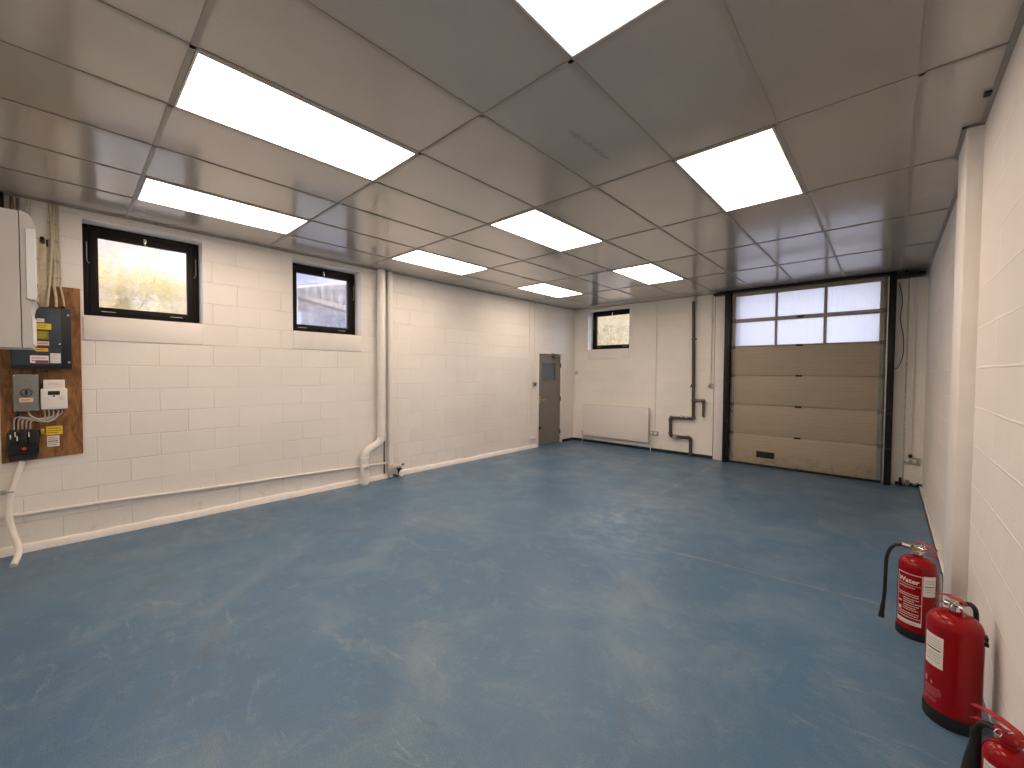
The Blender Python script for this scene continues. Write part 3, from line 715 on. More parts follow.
# conduit + socket right of the radiator
conduit('cable_conduit', 'thin white conduit dropping to the double socket right of the radiator', -3.425, YF - .014, .009, 0, H - .004, .40, brk=(2.3, 1.4))
t = small_box('double_socket', 'metal double socket just right of the radiator', 'socket', -3.435, YF - .024, .355, .085, .022, .043, 'steel')
for x in (-3.478, -3.392):
    b = MB(); b.box(x - .024, YF - .052, .335, x + .024, YF - .045, .38, .003); s = b.build('socket_face', M['white2'], t)
# ------------------------------------------------------------------ dark iron pipework
PY = YF - .05
t = empty('iron_pipework', (-2.70, PY, 0), 'dark unpainted iron pipe with bends dropping from ceiling to floor', 'pipe')
b = MB(); b.tube(b.elbow_path([(-2.705, PY, 2.90), (-2.672, PY, .715), (-3.10, PY, .700), (-3.095, PY, .345), (-2.712, PY, .347), (-2.715, PY, 0)], .035, 5), .028, 14); b.build('main_run', M['pipe'], t)
tag(MB().tube([(-2.705, PY, H - .004), (-2.705, PY, 2.86)], .026, 14).build('painted_sleeve', M['white'], t), 'cream painted top end')
b = MB(); b.tube(b.elbow_path([(-2.676, PY, 1.058), (-2.496, PY, 1.062), (-2.494, PY, .76)], .035, 5), .025, 14); b.build('branch', M['pipe2'], t)
for c, d in (((-2.676, 1.058), 0), ((-2.672, .735), 1), ((-3.08, .70), 0), ((-3.10, .66), 1), ((-3.097, .40), 1), ((-3.06, .345), 0), ((-2.76, .347), 0), ((-2.714, .30), 1), ((-2.50, 1.05), 0), ((-2.715, .04), 1), ((-2.69, 1.33), 1)):
    b = MB(); pr = [(0, -.026), (.033, -.026), (.036, -.014), (.036, .014), (.033, .026), (0, .026)]
    b.lathe(pr, (c[0], PY, c[1]), 12, 'x' if d == 0 else 'z'); b.build('coupling', M['pipe'], t)
b = MB(); b.lathe([(0, -.028), (.03, -.028), (.034, -.01), (.034, .01), (.03, .028), (0, .028)], (-2.985, PY, .345), 16, 'x')
b.lathe([(0, -.075), (.044, -.075), (.048, -.068), (.048, -.045), (.018, -.04), (.018, 0)], (-2.985, PY, .345), 20, 'y'); tag(b.build('meter_valve', M['steel'], t), 'round silver valve')
b = MB(); b.tube([(-2.90, PY, .735), (-2.78, PY, .74)], .012, 10)
for x in (-2.89, -2.79): b.lathe([(0, -.03), (.02, -.03), (.02, .02), (0, .02)], (x, PY, .74), 12, 'y')
tag(b.build('test_fitting', M['dustw'], t), 'pale fitting clipped on the pipe')
for z in (2.2, 1.33): 
    b = MB().box(-2.74, PY + .015, z - .012, -2.65, YF, z + .012, .002); b.build('pipe_bracket', M['pipe2'], t)
b = MB().tube([(-2.735, PY - .01, 1.30), (-2.712, PY - .01, 1.33)], .012, 8); b.build('stub', M['pipe2'], t)

conduit('cable_conduit', 'white conduit dropping to the round switch left of the garage door', -2.392, YF - .016, .012, 0, H - .004, 1.36, brk=(2.58, 2.0))
t = empty('conduit_box', (-2.392, YF - .03, 2.58), 'small round conduit box high on the wall left of the garage door', 'junction box')
b = MB(); b.lathe([(0, -.034), (.030, -.034), (.034, -.028), (.034, 0)], (-2.392, YF - .001, 2.53), 18, 'y'); b.build('body', M['white'], t)
t = empty('pull_switch', (-2.36, YF - .03, 1.33), 'round grey switch on the conduit left of the garage door', 'switch')
b = MB(); b.lathe([(0, -.05), (.038, -.05), (.044, -.04), (.044, 0)], (-2.385, YF - .001, 1.33), 20, 'y'); b.build('body', M['steel'], t)
MB().box(-2.36, YF - .05, 1.305, -2.315, YF - .012, 1.35, .006).build('side_entry', M['dustw'], t)
b = MB(); b.lathe([(0, -.062), (.012, -.062), (.014, -.05)], (-2.385, YF - .001, 1.33), 12, 'y'); b.build('knob', M['blackp'], t)
b = MB().tube([(-2.332, YF - .01, H - .004), (-2.335, YF - .01, .03)], .005, 6)
tag(b.build('thin_cable', M['pipe2']), 'thin dark cable down the edge of the jamb board left of the garage door', 'cable')

# right of the garage door
conduit('cable_conduit', 'pale conduit dropping to the socket right of the garage door', .245, YF - .02, .012, 0, 2.90, .42, brk=(2.2, 1.3))
conduit('cable_conduit', 'thin grey conduit nearer the garage door track, beside the socket conduit', .178, YF - .014, .008, 0, 2.90, .012, m='dustw', brk=(1.7,))
t = small_box('double_socket', 'weathered metal double socket low on the wall right of the garage door', 'socket', .252, YF - .026, .362, .078, .024, .040, 'steel')
for x in (.212, .292):
    b = MB(); b.lathe([(0, -.05 - .006), (.022, -.05 - .006), (.026, -.05)], (x, YF, .362), 14, 'y'); b.build('socket_face', M['dustw'], t)
MB().tube([(.245, YF - .03, .40), (.245, YF - .03, .45)], .02, 12).build('cable_gland', M['blackp'], t)
b = MB(); b.tube([(.08, YF - .015, 2.85), (.115, YF - .02, 2.6), (.10, YF - .015, 2.35), (.135, YF - .02, 2.1), (.14, YF - .02, 1.85), (.10, YF - .015, 1.68), (.06, YF - .03, 1.64)], .0045, 6, smooth=8)
tag(b.build('loose_wire', M['rubber']), 'loose black wire looping down the wall right of the garage door', 'wire')
b = MB().box(.20, YF - .05, .01, .245, YF - .013, .085, .006); b.tube([(.26, YF - .03, .06), (.30, YF - .035, .03), (.33, YF - .03, .07)], .008, 6, smooth=4)
tag(b.build('floor_fitting', M['steelend']), 'small pale green fitting at the floor right of the garage door', 'pipe fitting')
b = MB().box(.135, YF - .05, 0.0, .165, YF - .013, .11, .004)
tag(b.build('floor_bracket', M['rubber']), 'short black bracket at the floor beside the garage door track', 'bracket')

# little sensor hole in ceiling tile
t = empty('ceiling_sensor', (.345, 3.215, H), 'tiny black square sensor in the ceiling tile by the right wall', 'sensor')
MB().box(.325, 3.19, H - .006, .352, 3.24, H + .003, .002).build('body', M['blackp'], t)
b = MB(); b.lathe([(0, -.010), (.007, -.010), (.009, -.006)], (.338, 3.215, H), 10); b.build('lens', M['track'], t)

# ------------------------------------------------------------------ meter board
def sticker(name, m, x, y0, y1, z0, z1, parent, lines=0, lm='print', label=None, bold=None):
    b = MB(); b.mi = 0; b.box(x, y0, z0, x + .0015, y1, z1)
    b.mi = 1; h = (z1 - z0)
    r = random.Random(int(1e4 * abs(y0 * z0)) + 1)
    for i in range(lines):
        z = z1 - h * (i + 1) / (lines + 1); t = h / (lines + 1) * .3
        if bold is not None and i == bold: t *= 2
        ya = y0 + (y1 - y0) * .1; yb = y1 - (y1 - y0) * r.uniform(.08, .35)
        # broken strokes, like small print
        y = ya
        while y < yb:
            w = (y1 - y0) * r.uniform(.05, .16); b.box(x + .0015, y, z - t / 2, x + .002, min(y + w, yb), z + t / 2); y += w + (y1 - y0) * .03
    o = b.build(name, [M[m], M[lm]], parent)
    if label: tag(o, label)
    return o
t = empty('meter_board', (XL, -.145, .78), 'brown plywood backing board on the left wall behind the meters', 'board')
b = MB().prism([(-.385, .775), (.080, .800), (.084, 2.285), (-.385, 2.285)], 'x', XL, XL + .02)
bmesh.ops.bevel(b.b, geom=b.b.edges[:], offset=.003, segments=1, affect='EDGES'); b.build('plywood', M['wood'], t)
sticker('warning_sticker', 'yellow', XL + .02, -.138, -.042, .987, 1.062, t, 3, label='yellow warning sticker')
sticker('notice_sticker', 'paper', XL + .02, -.135, -.062, .884, .978, t, 5, bold=2, label='white notice sticker')

t = empty('distribution_board', (XL + .02, -.14, 1.56), 'dark blue grey distribution board covered in stickers, partly behind the boiler', 'fuse board')
MB().box(XL + .021, -.318, 1.562, XL + .118, .024, 2.085, .006).build('enclosure', M['navyd'], t)
d = MB().box(XL + .118, -.312, 1.592, XL + .131, -.036, 2.075, .004).build('door', M['navy'], t)
b = MB(); b.lathe([(0, .008), (.006, .008), (.008, 0)], (XL + .131, -.046, 1.775), 12, 'x'); tag(b.build('lock', M['chrome'], d), 'chrome lock')
xs_ = XL + .131
sticker('sticker', 'paper', xs_, -.172, -.130, 1.955, 1.985, d, 2, label='small white sticker')
sticker('sticker', 'yellow', xs_, -.188, -.092, 1.896, 1.945, d, 2, label='yellow warning sticker')
sticker('sticker', 'green', xs_, -.188, -.108, 1.812, 1.882, d, 4, 'yellow', label='olive green sticker')
sticker('sticker', 'beige', xs_, -.182, -.106, 1.760, 1.795, d, 1, label='beige sticker')
sticker('sticker', 'orange', xs_, -.182, -.112, 1.708, 1.737, d, 1, label='orange sticker')
s = sticker('sticker', 'paper', xs_, -.214, -.110, 1.610, 1.674, d, 2, 'maroon', label='white and maroon sticker')
b = MB().box(xs_ + .0015, -.185, 1.612, xs_ + .0022, -.112, 1.634); b.build('maroon_band', M['maroon'], s)
sticker('sticker', 'paper', xs_, -.102, -.042, 1.612, 1.696, d, 5, 'cable', label='pale grey printed sticker')
for z in (1.62, 2.03): MB().box(XL + .118, .0, z - .008, XL + .122, .014, z + .008, .001).build('screw', M['steel'], t)
b = MB(); b.tube([(XL + .06, -.02, 2.085), (XL + .06, -.02, 2.11)], .012, 10); b.build('cable_gland', M['blackp'], t)

t = empty('isolator_switch', (XL + .02, -.243, 1.2), 'grey metal isolator box left of the white electricity meter', 'switch box')
MB().box(XL + .021, -.312, 1.205, XL + .092, -.172, 1.516, .005).build('enclosure', M['grey'], t)
f = MB().box(XL + .092, -.309, 1.208, XL + .100, -.175, 1.513, .004).build('cover', M['grey'], t)
b = MB(); b.lathe([(.034, 0), (.034, .004), (.028, .005), (.028, 0)], (XL + .100, -.240, 1.362), 22, 'x'); b.build('dial_ring', M['print'], f)
MB().box(XL + .10, -.246, 1.345, XL + .118, -.234, 1.385, .003).build('switch_handle', M['blackp'], f)
sticker('rating_label', 'beige', XL + .10, -.278, -.203, 1.283, 1.320, f, 1, 'print', label='cream rating label')
sticker('maker_plate', 'grey', XL + .10, -.256, -.226, 1.452, 1.466, f, 1)
for y in (-.302, -.182):
    for z in (1.216, 1.505): MB().box(XL + .10, y - .004, z - .004, XL + .102, y + .004, z + .004, .001).build('screw', M['chrome'], f)

t = empty('electricity_meter', (XL + .02, -.085, 1.2), 'white electricity meter with small black display on the plywood', 'meter')
b = MB().box(XL + .021, -.147, 1.36, XL + .085, -.022, 1.468, .006); b.build('upper_housing', M['white2'], t)
lo = MB().box(XL + .021, -.164, 1.212, XL + .10, -.008, 1.395, .012).build('lower_housing', M['white2'], t)
MB().box(XL + .10, -.122, 1.338, XL + .102, -.052, 1.372, .001).build('display', M['blackp'], lo)
sticker('print', 'white2', XL + .10, -.155, -.10, 1.285, 1.325, lo, 3, 'cable'); sticker('print', 'white2', XL + .10, -.062, -.018, 1.285, 1.335, lo, 4, 'cable')
b = MB(); b.lathe([(0, .003), (.006, .003), (.007, 0)], (XL + .10, -.087, 1.328), 12, 'x'); b.build('lens', M['print'], lo)
sticker('print', 'white2', XL + .085, -.13, -.04, 1.415, 1.45, t, 3, 'cable')

t = empty('service_fuse', (XL + .02, -.265, .81), 'black service fuse cut-out at the foot of the plywood board', 'fuse box')
b = MB().box(XL + .021, -.350, .845, XL + .09, -.178, 1.035, .006); b.prism([(-.342, .79), (-.19, .80), (-.178, .86), (-.35, .86)], 'x', XL + .021, XL + .075); b.build('housing', M['blackp'], t)
for y in (-.318, -.262, -.212): MB().box(XL + .09, y - .021, .93, XL + .118, y + .021, 1.055, .006).build('fuse_carrier', M['blackp'], t)
for y, z in ((-.33, 1.0), (-.305, 1.02), (-.295, .985), (-.232, 1.012)): tag(MB().box(XL + .118, y - .003, z - .02, XL + .121, y + .004, z + .02, .001).build('cable_tie', M['white2'], t), 'white tie')
b = MB(); b.lathe([(0, .012), (.012, .012), (.014, 0)], (XL + .09, -.262, .895), 14, 'x'); tag(b.build('seal', M['redprint'], t), 'red seal')
MB().box(XL + .021, -.17, 1.0, XL + .06, -.148, 1.045, .004).build('earth_clamp', M['brass'], t)

def cabl(name, label, pts, r, m, n=8, s=8, cat='cable', group=None):
    b = MB().tube(pts, r, n, smooth=s); return tag(b.build(name, M[m]), label, cat, group)
for k in range(5):
    y1 = -.045 - .025 * k; y0 = -.225 - .022 * k
    cabl('meter_tail', 'grey cable looping from the electricity meter to the black fuse', [(XL + .05, y1, 1.213), (XL + .06, y1 - .005, 1.17 - .008 * k), (XL + .065, (y0 + y1) / 2, 1.108 + .010 * k), (XL + .06, y0 + .01, 1.12 + .008 * k), (XL + .055, y0, 1.055)], .0055, 'cable', group='meter tails')
cabl('supply_cable', 'grey cable crossing from the isolator box to the meter', [(XL + .06, -.235, 1.205), (XL + .085, -.215, 1.16), (XL + .09, -.14, 1.11), (XL + .08, -.085, 1.13), (XL + .07, -.06, 1.20)], .006, 'cable')
cabl('black_tail', 'black cable from the isolator box down to the service fuse', [(XL + .05, -.285, 1.205), (XL + .05, -.30, 1.14), (XL + .05, -.31, 1.05)], .007, 'rubber')
b = MB(); b.tube([(XL + .045, -.275, .787), (XL + .05, -.315, .62), (XL + .058, -.345, .50), (XL + .064, -.352, .34), (XL + .10, -.33, .20), (XL + .19, -.30, .11), (XL + .27, -.298, .06), (XL + .37, -.318, .015)], .021, 14, smooth=8)
t = empty('supply_duct', (XL + .1, -.31, 0), 'thick bent white duct from the service fuse to the floor', 'duct'); b.build('duct', M['white'], t)
b = MB().box(XL, -.395, .525, XL + .075, -.37, .548, .003).tube([(XL + .02, -.40, .545), (XL + .075, -.37, .545), (XL + .08, -.32, .54)], .006, 6, smooth=4); b.build('duct_bracket', M['steel'], t)

# cables above the board
for k, (y, dy) in enumerate(((-.062, .0), (-.040, .008), (-.088, -.008))):
    r = random.Random(k + 4)
    pts = [(XL + .018 + .006 * k, y, 2.99)] + [(XL + .018 + .006 * k, y + r.uniform(-.012, .012), z) for z in (2.8, 2.62, 2.46, 2.34, 2.28)] + [(XL + .05, y + dy * 2.5, 2.18), (XL + .06, y + dy * 3.2, 2.10)]
    cabl('riser_cable', ('thick pale cable dropping from the ceiling into the fuse board, leftmost' if k == 2 else 'pale yellow cable dropping from the ceiling into the fuse board, middle one' if k == 0 else 'pale yellow cable dropping to the fuse board gland, rightmost'), pts, (.010, .007, .009)[k], 'tan', group='riser cables above the fuse board')
for k, z in enumerate((2.83, 2.68, 2.50, 2.37)):
    tag(MB().box(XL, -.10, z - .005, XL + .032, -.028, z + .005, .002).build('cable_clip', M['steel'] if k == 2 else M['dustw']), ('uppermost', 'second', 'third', 'lowest')[k] + ' clip holding the pale riser cables above the fuse board', 'clip', 'clips on the riser cables')
b = MB().box(XL, -.165, 2.08, XL + .03, -.112, 2.68, .003); t = tag(b.build('wall_trunking', M['tan']), 'pale trunking on the wall between the boiler and the riser cables', 'trunking')
b = MB().tube([(XL, -.13, 2.645), (XL + .16, -.13, 2.655)], .014, 8).box(XL, -.155, 2.62, XL + .012, -.10, 2.68, .002)
tag(b.build('wall_bracket', M['track']), 'short dark bracket on the wall beside the boiler', 'bracket')
for k, y in enumerate((-.295, -.262, -.215, -.195)):
    b = MB().tube([(XL + .025, y, 2.985), (XL + .025, y, 2.3)], .010 if k < 2 else .006, 8)
    tag(b.build('riser_pipe', M[('pipe2', 'pipe2', 'dustw', 'dustw')[k]]), ('leftmost', 'second', 'third', 'rightmost')[k] + ' of four thin pipes showing above the boiler', 'pipe', 'thin pipes above the boiler')
tag(MB().box(XL, -.45, 2.80, XL + .08, -.335, 2.996, .006).build('flue_box', M['track']), 'dark box at the ceiling above the boiler, at the left edge', 'box')

# ------------------------------------------------------------------ boiler (hung on the wall behind, seen from its side)
BX0, BX1 = -4.02, -3.60
t = empty('boiler', (-3.81, YB, 1.68), 'pale grey wall-hung boiler cut by the left edge of the photo', 'boiler')
prof = [(YB + .005, 1.680), (-.205, 1.680), (-.205, 2.440)]
MB().prism([(YB + .001, 1.68), (-.176, 1.68), (-.176, 2.444), (YB + .001, 2.444)], 'x', BX0, BX1).build('side_casing', M['boiler'], t)
arc = [(-.172, 2.445)] + [(-.172 + .050 * math.sin(a), 2.395 + .05 * math.cos(a)) for a in [i * PI / 2 / 8 for i in range(1, 9)]]
pf = arc + [(-.122, 1.955), (-.133, 1.935), (-.139, 1.90), (-.138, 1.68), (-.172, 1.68)]
MB().prism(pf, 'x', BX0 - .002, BX1 + .003).build('front_cover', M['boiler'], t)
MB().prism([(BX0 + .03, -.1215), (BX0 + .03, -.1125), (BX1 + .006, -.1125), (BX1 + .012, -.118), (BX1 + .012, -.150), (BX1 + .0035, -.153), (BX1 + .0035, -.1215)], 'z', 1.957, 2.352).build('front_panel', M['bglass'], t)
b = MB().tube([(BX1 + .002, -.155, 1.957), (BX1 + .006, -.135, 1.945), (BX1 + .006, -.118, 1.950), (BX1 + .002, -.112, 1.985)], .005, 8, smooth=4); b.build('cover_catch', M['chrome'], t)
MB().box(BX0 + .05, -.138, 1.70, BX1 - .05, -.131, 1.87, .003).build('control_flap', M['white2'], t)
for x in (-3.92, -3.84, -3.76, -3.68):
    MB().tube([(x, -.36, 1.68), (x, -.36, 1.60), (x, YB + .002, 1.56)], .009, 8).build('pipe_tail', M['bronze'], t)
MB().tube([(-3.81, -.33, 2.44), (-3.81, -.33, 2.52), (-3.81, YB + .002, 2.55)], .05, 20).build('flue', M['white2'], t)

# ------------------------------------------------------------------ fire extinguishers
def wrap_box(b, c, r, a0, a1, z0, z1, t=.0008, n=10, skew=0.):
    """curved label patch on a cylinder; angles in degrees"""
    prev = None
    for i in range(n + 1):
        a = math.radians(a0 + (a1 - a0) * i / n)
        V = [b.b.verts.new((c[0] + rr * math.cos(a), c[1] + rr * math.sin(a), z)) for rr, z in ((r, z0), (r + t, z0), (r + t, z1), (r, z1))]
        if prev:
            for k in range(4): b._mark([b.b.faces.new((prev[k], prev[(k + 1) % 4], V[(k + 1) % 4], V[k]))])
        else: b._mark([b.b.faces.new(V)])
        prev = V
    b._mark([b.b.faces.new(prev[::-1])])
def wrap_text(txt, size, c, r, a_left, z, parent, m, name='lettering', bold=.0, extr=.0004):
    cu = bpy.data.curves.new('txt', 'FONT'); cu.body = txt; cu.size = size; cu.offset = bold; cu.resolution_u = 3
    o = bpy.data.objects.new('txt', cu); col.objects.link(o)
    dg = bpy.context.evaluated_depsgraph_get(); me = bpy.data.meshes.new_from_object(o.evaluated_get(dg))
    b = MB(); b.b.from_mesh(me); bpy.data.objects.remove(o); bpy.data.meshes.remove(me)
    bmesh.ops.subdivide_edges(b.b, edges=[e for e in b.b.edges if e.calc_length() > .01], cuts=2)
    for v in b.b.verts:
        a = math.radians(a_left) + v.co.x / r; v.co = Vector((c[0] + (r + .0014) * math.cos(a), c[1] + (r + .0014) * math.sin(a), z + v.co.y))
    return b.build(name, m, parent, recalc=False)
def extinguisher(c, r, hb, dome, base_h, label, lever_dir, lever_len, parts, sq=.72, lift=0., neck='chrome'):
    x, y = c
    t = empty('fire_extinguisher', (x, y, 0), label, 'fire extinguisher')
    pr = [(0, .012), (r * .8, .012), (r, .03), (r, hb - dome)]
    for i in range(1, 11):
        a = PI / 2 * i / 10; pr.append((r * math.cos(a) ** sq if i < 10 else .022, hb - dome + dome * math.sin(a)))
    pr += [(.022, hb + .012), (0, hb + .012)]
    body = MB().lathe(pr, (x, y, 0), 48).build('cylinder', M['red'], t)
    if base_h:
        b = MB().lathe([(0, 0), (r + .002, 0), (r + .004, .006), (r + .004, base_h - .012), (r + .002, base_h), (r + .0005, base_h)], (x, y, 0), 48); b.build('base_skirt', M['rubber'], t)
    b = MB().lathe([(0, hb + .01), (.019, hb + .01), (.019, hb + .022), (.024, hb + .024), (.024, hb + .036), (.015, hb + .04), (.013, hb + .062 + lift), (0, hb + .062 + lift)], (x, y, 0), 20)
    d = Vector((math.cos(lever_dir), math.sin(lever_dir), 0)); s = Vector((-d.y, d.x, 0)); o = Vector((x, y, 0)); z = hb + .05 + lift
    b.tube([o + Vector((0, 0, z)) - d * .03, o + Vector((0, 0, z)) + d * .035], .013, 12)
    v = b.build('valve', M[neck], t)
    def strap(pts, w, th, name, m):
        b = MB(); prev = None
        for (u, zz, ww) in pts:
            V = [b.b.verts.new(o + d * u + s * q * ww * w + Vector((0, 0, zz + k))) for q, k in ((-1, 0), (1, 0), (1, th), (-1, th))]
            if prev:
                for k in range(4): b.b.faces.new((prev[k], prev[(k + 1) % 4], V[(k + 1) % 4], V[k]))
            else: b.b.faces.new(V)
            prev = V
        b.b.faces.new(prev[::-1]); bmesh.ops.recalc_face_normals(b.b, faces=b.b.faces[:])
        bmesh.ops.bevel(b.b, geom=b.b.edges[:], offset=.0012, segments=1, affect='EDGES'); return b.build(name, M[m], t)
    L = lever_len
    strap([(-.030, z + .004, 1), (.02, z + .000, 1.1), (.05, z - .006, 1), (L, z - .020, .8), (L + .012, z - .030, .7)], .011, .004, 'carry_handle', 'redm')
    strap([(-.036, z + .020, .8), (-.02, z + .030, 1), (.03, z + .034, 1.1), (L * .7, z + .030, 1), (L + .01, z + .018, .8)], .012, .004, 'squeeze_lever', 'redm')
    b = MB().tube([o + Vector((0, 0, z + .012)) - s * .02, o + Vector((0, 0, z + .012)) + s * .022], .0025, 6)
    rg = [o + s * (.036 + .013 * math.cos(q)) + Vector((0, 0, z + .012 + .013 * math.sin(q))) for q in [i * 2 * PI / 14 for i in range(15)]]
    b.tube(rg, .0018, 6); b.build('safety_pin', M['chrome'], t)
    gz = z - .004; b = MB().tube([o - s * .012 + Vector((0, 0, gz)), o - s * .034 + Vector((0, 0, gz))], [.012, .015], 14); b.build('pressure_gauge', M['brass'], t)
    return t, body, z

# 1: water
c1 = (.153, 3.42); r1 = .085
t, body, z = extinguisher(c1, r1, .475, .055, .05, 'red water fire extinguisher with hose hanging out left, farthest of the three', math.radians(-38), .085, None)
b = MB().tube([(c1[0] - .02, c1[1], z), (.085, 3.405, z + .006), (.045, 3.40, z - .012), (.018, 3.395, z - .08), (.014, 3.39, z - .20), (.012, 3.385, .22), (.006, 3.38, .14)], .0095, 10, smooth=8)
hs = b.build('hose', M['rubber'], t)
MB().tube([(.006, 3.38, .145), (.003, 3.378, .115), (.0, 3.376, .065)], [.012, .011, .0155], 12).build('nozzle', M['rubber'], hs)
MB().tube([(.118, 3.408, z), (.080, 3.404, z + .006)], .0125, 12).build('hose_coupling', M['chrome'], hs)
f = -92.6; w = None
b = MB(); A0, A1 = f - 66, f + 16; Z0, Z1 = .085, .384; e = 1.6
b.mi = 0; wrap_box(b, c1, r1, A0, A1, Z1 - .0035, Z1); wrap_box(b, c1, r1, A0, A1, Z0, Z0 + .004); wrap_box(b, c1, r1, A1 - e, A1, Z0, Z1); wrap_box(b, c1, r1, A0, A0 + e, Z0, Z1)
wrap_box(b, c1, r1, A0, A1, .086, .108); wrap_box(b, c1, r1, A0 + 4, A1 - 5, .318, .3195)
rr = random.Random(11)
for i, zz in enumerate((.262, .25, .234, .222, .21, .196, .182, .170, .150, .138, .124)):
    a = A0 + (8 if i < 2 or i > 7 else 26)
    while a < A1 - 10 - (12 if i in (3, 6) else 0):
        q = rr.uniform(3, 8); wrap_box(b, c1, r1, a, a + q, zz, zz + .0035, n=2); a += q + 1.6
wrap_box(b, c1, r1, A0 + 7, A0 + 19, .205, .212, n=3); wrap_box(b, c1, r1, A0 + 7, A0 + 18, .16, .178, n=3)
tag(b.build('instruction_label', M['paper'], body), 'white outlined instruction panel')
wrap_text('Water', .037, c1, r1, A0 + 6, .332, body, M['paper'], bold=.0009)
wrap_text('extinguisher', .0165, c1, r1, A0 + 7, .300, body, M['paper'])
wrap_text('Fire extinguisher', .0135, c1, r1, A0 + 8, .0905, body, M['red'])
b = MB(); b.mi = 0; wrap_box(b, c1, r1, f + 18, f + 62, .272, .389); b.mi = 1
for zz, hh in ((.335, .002), (.322, .002), (.300, .005), (.285, .0018), (.272, .0018)): wrap_box(b, c1, r1 + .0008, f + 22, f + 58, zz + .027, zz + .027 + hh, .0004)
tag(b.build('service_label', [M['paper'], M['print']], body), 'white service label')
b = MB().tube([(c1[0] + .088, c1[1] - .01, .40), (c1[0] + .094, c1[1] - .01, .36), (c1[0] + .094, c1[1] - .01, .22), (c1[0] + .088, c1[1] - .01, .19)], .008, 8, smooth=4)
b.build('hose_clip', M['cable'], body)

# 2: foam
c2 = (.244, 2.68); r2 = .091
t, body, z = extinguisher(c2, r2, .490, .062, .058, 'tall plain red fire extinguisher with white service label, middle of the three', math.radians(150), .060, None, .55, -.018)
b = MB().tube([(c2[0] + .01, c2[1] + .01, z), (c2[0] + .035, c2[1] + .03, z + .010), (c2[0] + .058, c2[1] + .06, z - .004), (c2[0] + .072, c2[1] + .085, z - .05), (c2[0] + .070, c2[1] + .085, .36), (c2[0] + .070, c2[1] + .085, .17)], .0095, 10, smooth=8)
hs = b.build('hose', M['rubber'], t)
MB().tube([(c2[0] + .070, c2[1] + .085, .18), (c2[0] + .070, c2[1] + .085, .10)], [.012, .014], 12).build('nozzle', M['rubber'], hs)
b = MB().box(c2[0] + .084, c2[1] - .02, .385, c2[0] + .101, c2[1] + .02, .40, .003).box(c2[0] + .084, c2[1] - .02, .41, c2[0] + .099, c2[1] + .02, .425, .003); b.build('hose_clip', M['rubber'], body)
f = -95.2
b = MB(); b.mi = 0; wrap_box(b, c2, r2, f - 69, f - 20, .250, .390); b.mi = 1
for zz, hh in ((.345, .0015), (.334, .0015), (.323, .0015), (.312, .0015), (.296, .006), (.281, .0015), (.27, .0015), (.259, .0015), (.246, .0015)): wrap_box(b, c2, r2 + .0008, f - 64, f - 25, zz + .028, zz + .028 + hh, .0004)
tag(b.build('service_label', [M['paper'], M['print']], body), 'white service label')
b = MB(); rr = random.Random(4)
for zz in (.150, .141, .132, .123, .114, .100, .091):
    a = f - 66
    while a < f - (24 if zz > .12 else 34):
        q = rr.uniform(3, 8); wrap_box(b, c2, r2, a, a + q, zz, zz + .003, n=2, t=.0004); a += q + 1.6
wrap_box(b, c2, r2, f - 66, f - 60, .165, .19, n=3, t=.0004); wrap_box(b, c2, r2, f - 48, f - 43, .165, .178, n=3, t=.0004)
tag(b.build('printed_text', M['pinkprint'], body), 'faint pale printed text')

# 3: carbon dioxide
c3 = (.308, 2.0); r3 = .057
t, body, z = extinguisher(c3, r3, .385, .05, 0, 'small red fire extinguisher with black horn, cut by the bottom right corner', math.radians(132), .095, None, .72, -.022, 'redm')
MB().lathe([(0, 0), (r3 + .003, 0), (r3 + .003, .02), (r3, .025)], (c3[0], c3[1], 0), 32).build('base_ring', M['rubber'], t)
d = Vector((math.cos(math.radians(140)), math.sin(math.radians(140)), 0)); o = Vector((c3[0], c3[1], 0))
b = MB().tube([o + Vector((0, 0, z - .005)), o + d * .05 + Vector((0, 0, z - .006)), o + d * .075 + Vector((0, 0, z - .03)), o + d * .08 + Vector((0, 0, z - .07))], .010, 10, smooth=5); b.build('swivel_arm', M['rubber'], t)
b = MB(); q = o + d * .083
b.tube([q + Vector((0, 0, z - .045)), q + Vector((0, 0, z - .10)), q + d * .003 + Vector((0, 0, z - .16)), q + d * .012 + Vector((0, 0, z - .33))], [.013, .016, .024, .038], 20); b.build('discharge_horn', M['rubber'], t)
f = math.degrees(math.atan2(-c3[1], -c3[0]))
b = MB(); b.mi = 0; wrap_box(b, c3, r3, f - 60, f + 5, .16, .325); b.mi = 1
for zz in (.31, .30, .29, .275, .26, .24, .22, .2): wrap_box(b, c3, r3 + .0008, f - 55, f - 2, zz, zz + .002, .0004)
tag(b.build('service_label', [M['paper'], M['print']], body), 'white service label')

